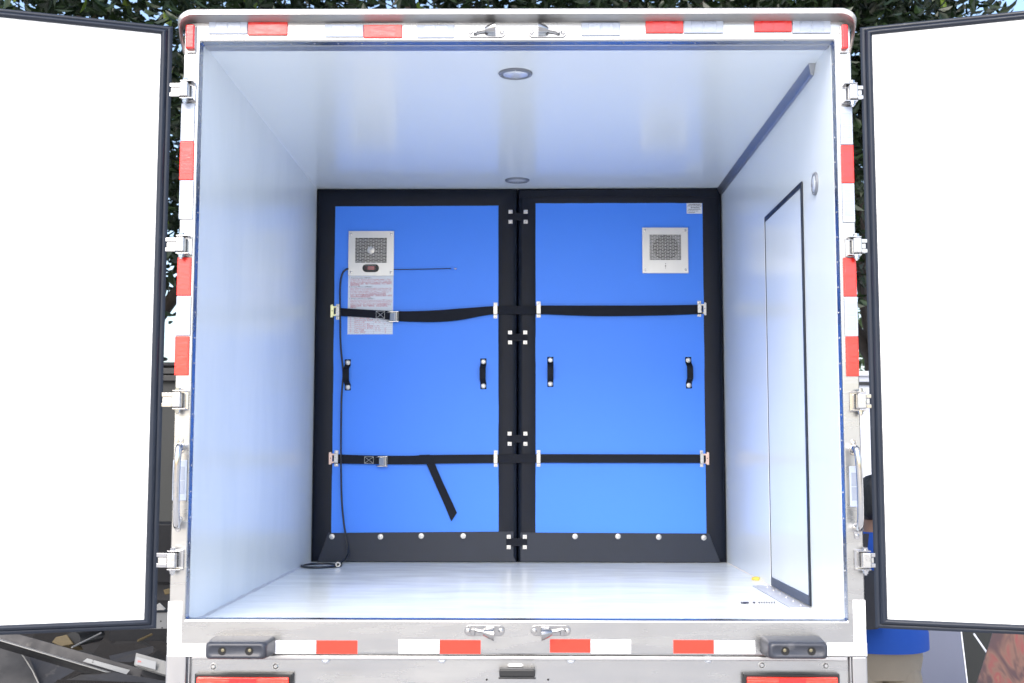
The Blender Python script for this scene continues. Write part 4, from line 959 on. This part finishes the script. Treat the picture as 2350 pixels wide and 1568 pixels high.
slab('wood_block', ((128, 1462, 1.9), (153, 1456, 1.9), (168, 1478, 1.88), (140, 1484, 1.88), (118, 1474, 1.88)), 0.12, M['wood'], 'pale yellow block under the left door', 'block')
cyl_c = U(185, 1462, 1.95)
tag(part('dark_pipe', MB().cyl(U(168, 1468, 1.9), U(225, 1456, 2.2), 0.035, n=18), M['black'], None, loc=tuple(cyl_c)), 'short black pipe beside the pale yellow block', 'pipe', 'scrap metal heaped behind the left door')
rod2 = [U(165, 1486, 1.7), U(232, 1453, 2.1)]
tag(part('thin_rod', MB().tube(rod2, 0.004, 6), M['plate_lt'], None, loc=tuple(rod2[0])), 'thin straight grey rod slanting up under the door', 'rod', 'scrap metal heaped behind the left door')
slab('steel_plate', ((250, 1506, 1.75), (352, 1483, 1.8), (353, 1497, 1.8), (300, 1520, 1.7), (255, 1518, 1.7)), 0.01, M['plate_md'], 'small grey offcut above the labelled box section', 'steel plate')
slab('wood_lath', ((315, 1468, 2.0), (347, 1453, 2.1), (352, 1455, 2.1), (318, 1471, 2.0)), 0.01, M['wood'], 'thin orange lath in the dark below the pale channel', 'lath')
# pale channel just behind the hinge side of the left door
pc2 = thing('pale_channel', 'pale painted steel channel behind the lower hinge corner of the left door', 'steel beam', tuple(U(376, 1424, 0.9)), 'scrap metal heaped behind the left door')
part('body', face(((180, 1408, 0.9), (392, 1404, 0.9), (392, 1443, 0.9), (180, 1447, 0.9)), 0.05), M['plate_lt'], pc2, bevel=0.003)
part('top_edge', face(((180, 1404, 0.93), (392, 1400, 0.93), (392, 1403.5, 0.895), (180, 1407.5, 0.895)), 0.004), M['plate_dk'], pc2)
for x, y in ((372, 1441), (369, 1426)): part('bolt_hole', MB().lathe(U(x, y, 0.8995), (0, -1, 0), [(0.003, -0.001), (0.0028, 0.001)], 10), M['void'], pc2)
# stacked offcuts seen in the gap beside the frame
random.seed(5)
labels = ('top dark offcut of the stack seen between left door and frame', 'second dark offcut of the stack between left door and frame', 'pale-edged offcut in the middle of the stack behind the frame', 'fourth offcut of the stack between left door and frame', 'lowest dark offcut of the stack between left door and frame', 'pale triangular offcut beside the lowest left hinge')
for k, y in enumerate((1195, 1212, 1236, 1258, 1330)):
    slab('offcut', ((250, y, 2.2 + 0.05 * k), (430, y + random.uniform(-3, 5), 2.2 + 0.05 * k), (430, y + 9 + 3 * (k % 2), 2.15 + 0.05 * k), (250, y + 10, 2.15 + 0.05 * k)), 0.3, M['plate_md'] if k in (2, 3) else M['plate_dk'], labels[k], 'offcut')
slab('offcut', ((366, 1384, 1.6), (380, 1398, 1.6), (364, 1408, 1.6), (340, 1400, 1.6)), 0.01, M['plate_lt'], labels[5], 'offcut')
slab('orange_scrap', ((374, 1354, 2.0), (395, 1350, 2.0), (395, 1362, 2.0), (378, 1366, 2.0)), 0.03, M['wood'], 'small orange scrap behind the lowest left hinge', 'scrap')
# dark container behind
dc = thing('dark_container', 'dark container wall seen between the left door and the frame', 'container', tuple(Vector((-3.0, 4.5, 0))))
zt = U(380, 832, 4.4).z
part('wall', MB().box(-4.6, -1.75, 4.4, 6.4, 0, zt - 0.03), M['cont_dk'], dc)
part('top_rail', MB().box(-4.62, -1.73, 4.37, 6.42, zt - 0.029, zt), M['plate_dk'], dc, bevel=0.01)
for y in (852, 868): 
    zz = U(380, y, 4.37).z; part('rail', MB().box(-4.6, -1.75, 4.36, 4.399, zz - 0.02, zz + 0.02), M['black'], dc, bevel=0.004)
tx = MB(); pz = U(383, 1096, 4.39); text_into(tx, "C", Vector((pz.x, 4.396, pz.z)), (0.8, 0, 0), (0, 0, 1), 0.19); part('lettering', tx, M['black'], dc, fixn=False)
# pale wall on the right
wc = thing('pale_container', 'pale grey container wall behind the person beside the right frame post', 'container', (3.4, 6.0, 0))
zt = U(1988, 852, 5.6).z
part('wall', MB().box(2.0, 5.2, 5.6, 7.6, 0.0, zt - 0.04), M['cont_lt'], wc)
part('top_rail', MB().box(1.98, 5.22, 5.57, 7.62, zt - 0.0395, zt), M['tape'], wc, bevel=0.008)
part('lower_rail', MB().box(1.99, 5.21, 5.575, 5.599, zt - 0.11, zt - 0.085), M['plate_md'], wc, bevel=0.004)
# boards leaning behind the right door
bd = thing('grey_board', 'blue-grey board with a white edge standing behind the person', 'board', tuple(U(2165, 1560, 2.6)))
part('panel', face(((2080, 1380, 2.75), (2196, 1380, 2.75), (2221, 1590, 2.55), (2080, 1590, 2.55)), 0.02), M['board'], bd, bevel=0.002)
part('edge_strip', face(((2196.5, 1380, 2.748), (2199.5, 1380, 2.748), (2224.5, 1590, 2.548), (2221.5, 1590, 2.548)), 0.024), M['tape'], bd, bevel=0.002)
pr_ = part('printed_board', face(((2282, 1440, 2.0), (2420, 1440, 2.0), (2420, 1620, 1.85), (2226, 1620, 1.85)), 0.012), M['print'], None, bevel=0.002, loc=tuple(U(2320, 1560, 1.95)))
tag(pr_, 'leaning board printed with abstract brown, red and green flames', 'printed board')
tag(part('leaning_stick', MB().tube([U(2235, 1455, 2.3), U(2268, 1503, 2.2), U(2300, 1550, 2.1)], 0.005, 6), M['tape'], None, loc=tuple(U(2260, 1490, 2.2))), 'thin white stick leaning between the two boards', 'stick')
slab('dark_crate', ((2200, 1400, 3.0), (2420, 1400, 3.0), (2420, 1640, 3.0), (2200, 1640, 3.0)), 0.4, M['cont_dk'], 'dark crate in shade behind the leaning boards', 'crate', group=None) if False else None
dk = part('dark_filler', MB().box(U(2170, 1400, 3.2).x, U(2600, 1400, 3.2).x, 3.2, 3.9, 0, U(2300, 1330, 3.2).z), M['cont_dk'], None, bevel=0.01, loc=(2.9, 3.5, 0))  # plain dark block standing in for the dark gap between the boards
tag(dk, 'dark cabinet standing in for the dark gap behind the leaning boards', 'filler')
part('filler_line', MB().box(U(2300, 1400, 3.2).x, U(2303, 1400, 3.2).x, 3.196, 3.1999, 0.1, U(2300, 1340, 3.2).z), M['black'], dk)

# ------------------------------------------------------------------ person beside the truck, back to the camera
PY = 1.55
pcx = U(2013, 1300, PY).x
def person():
    z_top = U(1990, 1089, PY).z; k = z_top / 1.62
    t = thing('person', 'person in blue shirt and khaki trousers standing with back turned beside the truck', 'person', (pcx, PY, 0))
    zh = U(2050, 1503, PY - .18).z / k
    def P(x, y, z): return Vector((pcx + x, PY + y, z * k))
    # body: skeleton grown with a skin modifier
    J = {'pel': (0, 0, .86, .12), 'wst': (0, 0, 1.0, .115), 'che': (0, .01, 1.18, .13), 'nkb': (0, .0, 1.34, .065), 'nk': (0, .012, 1.40, .052), 'hd0': (0, .03, 1.46, .07), 'hd1': (0, .02, 1.53, .078), 'hd2': (0, .01, 1.585, .055)}
    E = [('pel', 'wst'), ('wst', 'che'), ('che', 'nkb'), ('nkb', 'nk'), ('nk', 'hd0'), ('hd0', 'hd1'), ('hd1', 'hd2')]
    for s, n_ in ((-1, 'l'), (1, 'r')):
        J.update({'sh' + n_: (.15 * s, 0, 1.29, .055), 'el' + n_: (.21 * s, .02, 1.05, .042), 'wr' + n_: (.20 * s, .17, .90, .028), 'ha' + n_: (.18 * s, .24, .87, .032),
                  'hp' + n_: (.085 * s, 0, .82, .085), 'kn' + n_: (.095 * s, .01, .46, .058), 'an' + n_: (.10 * s, -.02, .08, .038), 'to' + n_: (.11 * s, .11, .035, .035)})
        E += [('che', 'sh' + n_), ('sh' + n_, 'el' + n_), ('el' + n_, 'wr' + n_), ('wr' + n_, 'ha' + n_), ('pel', 'hp' + n_), ('hp' + n_, 'kn' + n_), ('kn' + n_, 'an' + n_), ('an' + n_, 'to' + n_)]
        for f, (dx, dy, dz) in enumerate(((-.03, .075, 0), (-.01, .085, -.005), (.01, .08, -.008), (.028, .065, -.012))):
            J[f'f{f}' + n_] = (.18 * s + dx, .24 + dy * .6, .87 + dz, .009); J[f'g{f}' + n_] = (.18 * s + dx, .24 + dy, .85 + dz, .008)
            E += [('ha' + n_, f'f{f}' + n_), (f'f{f}' + n_, f'g{f}' + n_)]
        J['th' + n_] = (.18 * s - .04 * s, .26, .87, .010); J['ti' + n_] = (.18 * s - .055 * s, .30, .86, .009); E += [('ha' + n_, 'th' + n_), ('th' + n_, 'ti' + n_)]
    names = list(J); me = bpy.data.meshes.new('body')
    me.from_pydata([P(*J[q][:3]) - Vector((pcx, PY, 0)) for q in names], [(names.index(a), names.index(b)) for a, b in E], [])
    o = bpy.data.objects.new('body', me); C.objects.link(o)
    sk = o.modifiers.new('skin', 'SKIN'); sk.use_smooth_shade = True
    for i, q in enumerate(names):
        me.skin_vertices[0].data[i].radius = (J[q][3] * k,) * 2; me.skin_vertices[0].data[i].use_root = (q == 'pel')
    ss = o.modifiers.new('sub', 'SUBSURF'); ss.levels = 2; ss.render_levels = 2
    me.materials.append(M['skin']); o.parent = t; ORG[o.name] = ORG[t.name]
    def ell(x, y, z, a, b, n=28, w_=0.0):
        return [P(x + a * math.cos(q) * (1 + w_ * math.sin(5 * q + z * 9)), y + b * math.sin(q) * (1 + w_ * math.sin(4 * q + z * 7)), z) for q in [2 * math.pi * i / n for i in range(n)]]
    sh = MB().loft([ell(0, 0, zh, .212, .180, w_=.02), ell(0, 0, zh + .07, .210, .178, w_=.018), ell(0, 0, 1.0, .192, .15, w_=.015), ell(0, 0, 1.08, .185, .135, w_=.012), ell(0, 0, 1.20, .198, .135), ell(0, 0, 1.28, .195, .115), ell(0, 0, 1.325, .145, .09), ell(0, .004, 1.35, .075, .070), ell(0, .004, 1.372, .066, .064)])
    for s in (-1, 1):
        rings = []
        for f in range(7):
            u_ = f / 6; c_ = Vector((.14 * s + .075 * s * u_, .0 + .015 * u_, 1.275 - .22 * u_)); r_ = .085 - .012 * u_
            rings.append([P(c_.x + r_ * .85 * math.cos(q), c_.y + r_ * math.sin(q), c_.z + r_ * .45 * math.cos(q) * s) for q in [2 * math.pi * i / 16 for i in range(16)]])
        sh.loft(rings)
    so = part('shirt', sh, M['shirt'], t, sharp=70)
    part('yoke_piping', MB().tube([P(.19 * math.cos(q), .0 - .137 * abs(math.sin(q)) ** .8, 1.245 + .02 * abs(math.sin(q))) for q in [R(180 + 12 * i) for i in range(16)]], .004, 6), M['piping'], so)
    tr = MB().loft([ell(0, 0, .76, .17, .140), ell(0, 0, .84, .186, .150), ell(0, 0, .92, .180, .142), ell(0, 0, .99, .165, .125)])
    for s in (-1, 1):
        tr.loft([[P(s * x + a * math.cos(q), y + b * math.sin(q), z) for q in [2 * math.pi * i / 20 for i in range(20)]] for x, y, z, a, b in ((.115, -.02, .05, .075, .09), (.11, -.01, .30, .078, .088), (.102, .0, .48, .085, .095), (.092, -.002, .66, .092, .112), (.084, -.004, .76, .092, .125), (.080, -.002, .81, .085, .115))])
    part('trousers', tr, M['khaki'], t, sharp=70)
    for s in (-1, 1):
        part('shoe', MB().loft([[P(s * .115 + a * math.cos(q), .04 + b * math.sin(q), z) for q in [2 * math.pi * i / 18 for i in range(18)]] for z, a, b in ((.001, .05, .135), (.03, .052, .138), (.06, .045, .11), (.085, .038, .06))]), M['black'], t)
    # head details, turned away from the camera
    part('hair', MB().loft([ell(0, -.005, 1.425, .052, .055), ell(0, -.008, 1.45, .072, .078), ell(0, -.004, 1.50, .084, .094), ell(0, .0, 1.55, .084, .098), ell(0, .0, 1.59, .068, .082), ell(0, .0, 1.612, .040, .050), ell(0, .0, 1.62, .015, .02)]), M['hair'], t, sharp=80)
    for s in (-1, 1): part('ear', MB().loft([[P(s * (.080 + d_), .022 + a * math.cos(q), 1.495 + b * math.sin(q)) for q in [2 * math.pi * i / 12 for i in range(12)]] for d_, a, b in ((0, .012, .022), (.010, .017, .030), (.014, .012, .024))]), M['skin'], t)
    part('nose', MB().loft([[P(a * math.cos(q), .098 + d_, 1.487 + b * math.sin(q)) for q in [2 * math.pi * i / 10 for i in range(10)]] for d_, a, b in ((0, .014, .026), (.015, .010, .016), (.024, .005, .007))]), M['skin'], t)
    return t
person()
bgx = pcx - 0.155
bag = MB().loft([[(bgx + a * math.cos(q), PY - 0.19 + 0.05 * math.sin(q), z) for q in [2 * math.pi * i / 18 for i in range(18)]] for z, a in ((U(1990, 1442, PY - .19).z, .10), (U(1990, 1430, PY - .19).z, .125), (U(1990, 1340, PY - .19).z, .12), (U(1990, 1312, PY - .19).z, .10), (U(1990, 1306, PY - .19).z, .06))])
bo = tag(part('shoulder_bag', bag, M['bag'], None, sharp=60, loc=(bgx, PY - .19, 1.0)), "black bag at the person's left side, half hidden by the frame post", 'bag')
part('bag_strap', MB().ribbon([(bgx - .02, PY - .17, U(1990, 1307, PY - .17).z), (bgx + 0.03, PY - .155, 1.22), (bgx + .07, PY - .10, 1.40)], [(bgx + .005, PY - .17, U(1990, 1307, PY - .17).z), (bgx + 0.055, PY - .155, 1.22), (bgx + .095, PY - .10, 1.40)], (0, 0.003, 0)), M['bag'], bo)

# ------------------------------------------------------------------ trees
def leaf_mesh(name, centers, size, m_, parent, seed, droop=0.4):
    rnd = random.Random(seed); vs = []; fs = []
    for c in centers:
        L_ = size * rnd.uniform(0.65, 1.25); wd = L_ * rnd.uniform(0.20, 0.28)
        d_ = Vector((rnd.gauss(0, 1), rnd.gauss(0, 1), rnd.gauss(-droop, 0.7))).normalized()
        s_ = d_.cross(Vector((rnd.gauss(0, .6), rnd.gauss(0, .6), 1))).normalized(); n_ = d_.cross(s_)
        o = len(vs); f = n_ * (wd * 0.35)
        vs += [c, c + d_ * (L_ * .3) + s_ * wd + f, c + d_ * (L_ * .68) + s_ * (wd * .75) + f * .8, c + d_ * L_ - n_ * (L_ * .06), c + d_ * (L_ * .68) - s_ * (wd * .75) + f * .8, c + d_ * (L_ * .3) - s_ * wd + f]
        fs += [(o, o + 1, o + 2, o + 3), (o, o + 3, o + 4, o + 5)]
    me = bpy.data.meshes.new(name); org = ORG[parent.name]
    me.from_pydata([v - org for v in vs], [], fs); me.materials.append(m_)
    ob = bpy.data.objects.new(name, me); C.objects.link(ob); ob.parent = parent; ORG[ob.name] = org
    return ob
def tree(name, label, base, h_trunk, center, rad, n_cl, per, size, m_, seed, fresh=0, group='trees behind the truck', shell=0.45):
    rnd = random.Random(seed); base = Vector(base); center = Vector(center)
    t = thing(name, label, 'tree' if h_trunk > 0.6 else 'bush', tuple(base), group)
    mb = MB(); top = Vector((base.x + rnd.uniform(-.1, .1), base.y, h_trunk))
    r0 = 0.16 if h_trunk > 1 else 0.03
    mb.tube([base, base * .5 + top * .5 + Vector((rnd.uniform(-.08, .08), 0, 0)), top], [r0, r0 * .8, r0 * .68], 10)
    cl = []
    for k in range(n_cl):
        while True:
            v = Vector((rnd.uniform(-1, 1), rnd.uniform(-1, 1), rnd.uniform(-1, 1)))
            if shell < v.length < 1: break
        cl.append(center + Vector((v.x * rad[0], v.y * rad[1], v.z * rad[2])))
    for k in range(9):
        e = cl[rnd.randrange(n_cl)]; mid = top * .55 + e * .45 + Vector((0, 0, -.15 * h_trunk * .3))
        mb.tube([top - Vector((0, 0, .1)), mid, e], [r0 * .45, r0 * .28, r0 * .08], 6)
    part('trunk', mb, M['bark'], t, sharp=80)
    pts_ = []; fr = []
    for c in cl:
        rr = rnd.uniform(0.22, 0.42) * min(rad) / 1.3
        for i in range(per):
            v = Vector((rnd.gauss(0, 1), rnd.gauss(0, 1), rnd.gauss(0, .8))) * rr * .7
            (fr if rnd.random() < fresh else pts_).append(c + v)
    leaf_mesh('crown', pts_, size, m_, t, seed + 1)
    if fr: leaf_mesh('fresh_leaves', fr, size * 1.1, M['leaf_y'], t, seed + 2)
    return t
tree('broadleaf_tree', 'dark leafy tree behind the left door and frame', (-3.2, 6.2, 0), 2.7, (-3.3, 5.2, 4.75), (2.1, 1.7, 1.85), 190, 95, 0.115, M['leaf'], 21, 0.02)
tree('broadleaf_tree', 'dark leafy tree whose crown shows above the left half of the truck roof', (-0.6, 8.0, 0), 3.0, (-0.6, 7.2, 5.8), (2.3, 1.8, 2.0), 150, 95, 0.125, M['leaf'], 22, 0.004)
tree('broadleaf_tree', 'dark leafy tree whose crown shows above the right half of the truck roof', (1.9, 7.6, 0), 2.6, (1.7, 6.6, 5.3), (2.0, 1.7, 1.9), 150, 95, 0.12, M['leaf'], 23, 0.004)
tree('broadleaf_tree', 'dark leafy tree above the inner corner of the right door', (3.0, 6.4, 0), 2.6, (2.55, 5.2, 4.45), (1.0, 1.2, 1.45), 120, 95, 0.105, M['leaf'], 24, 0.01)
tree('leafy_bush', 'pale sunlit bush low between frame and right door', (3.4, 9.5, 0), 0.5, (3.6, 9.6, 2.2), (1.4, 1.0, 1.3), 70, 90, 0.10, M['leaf_p'], 25, 0.1)
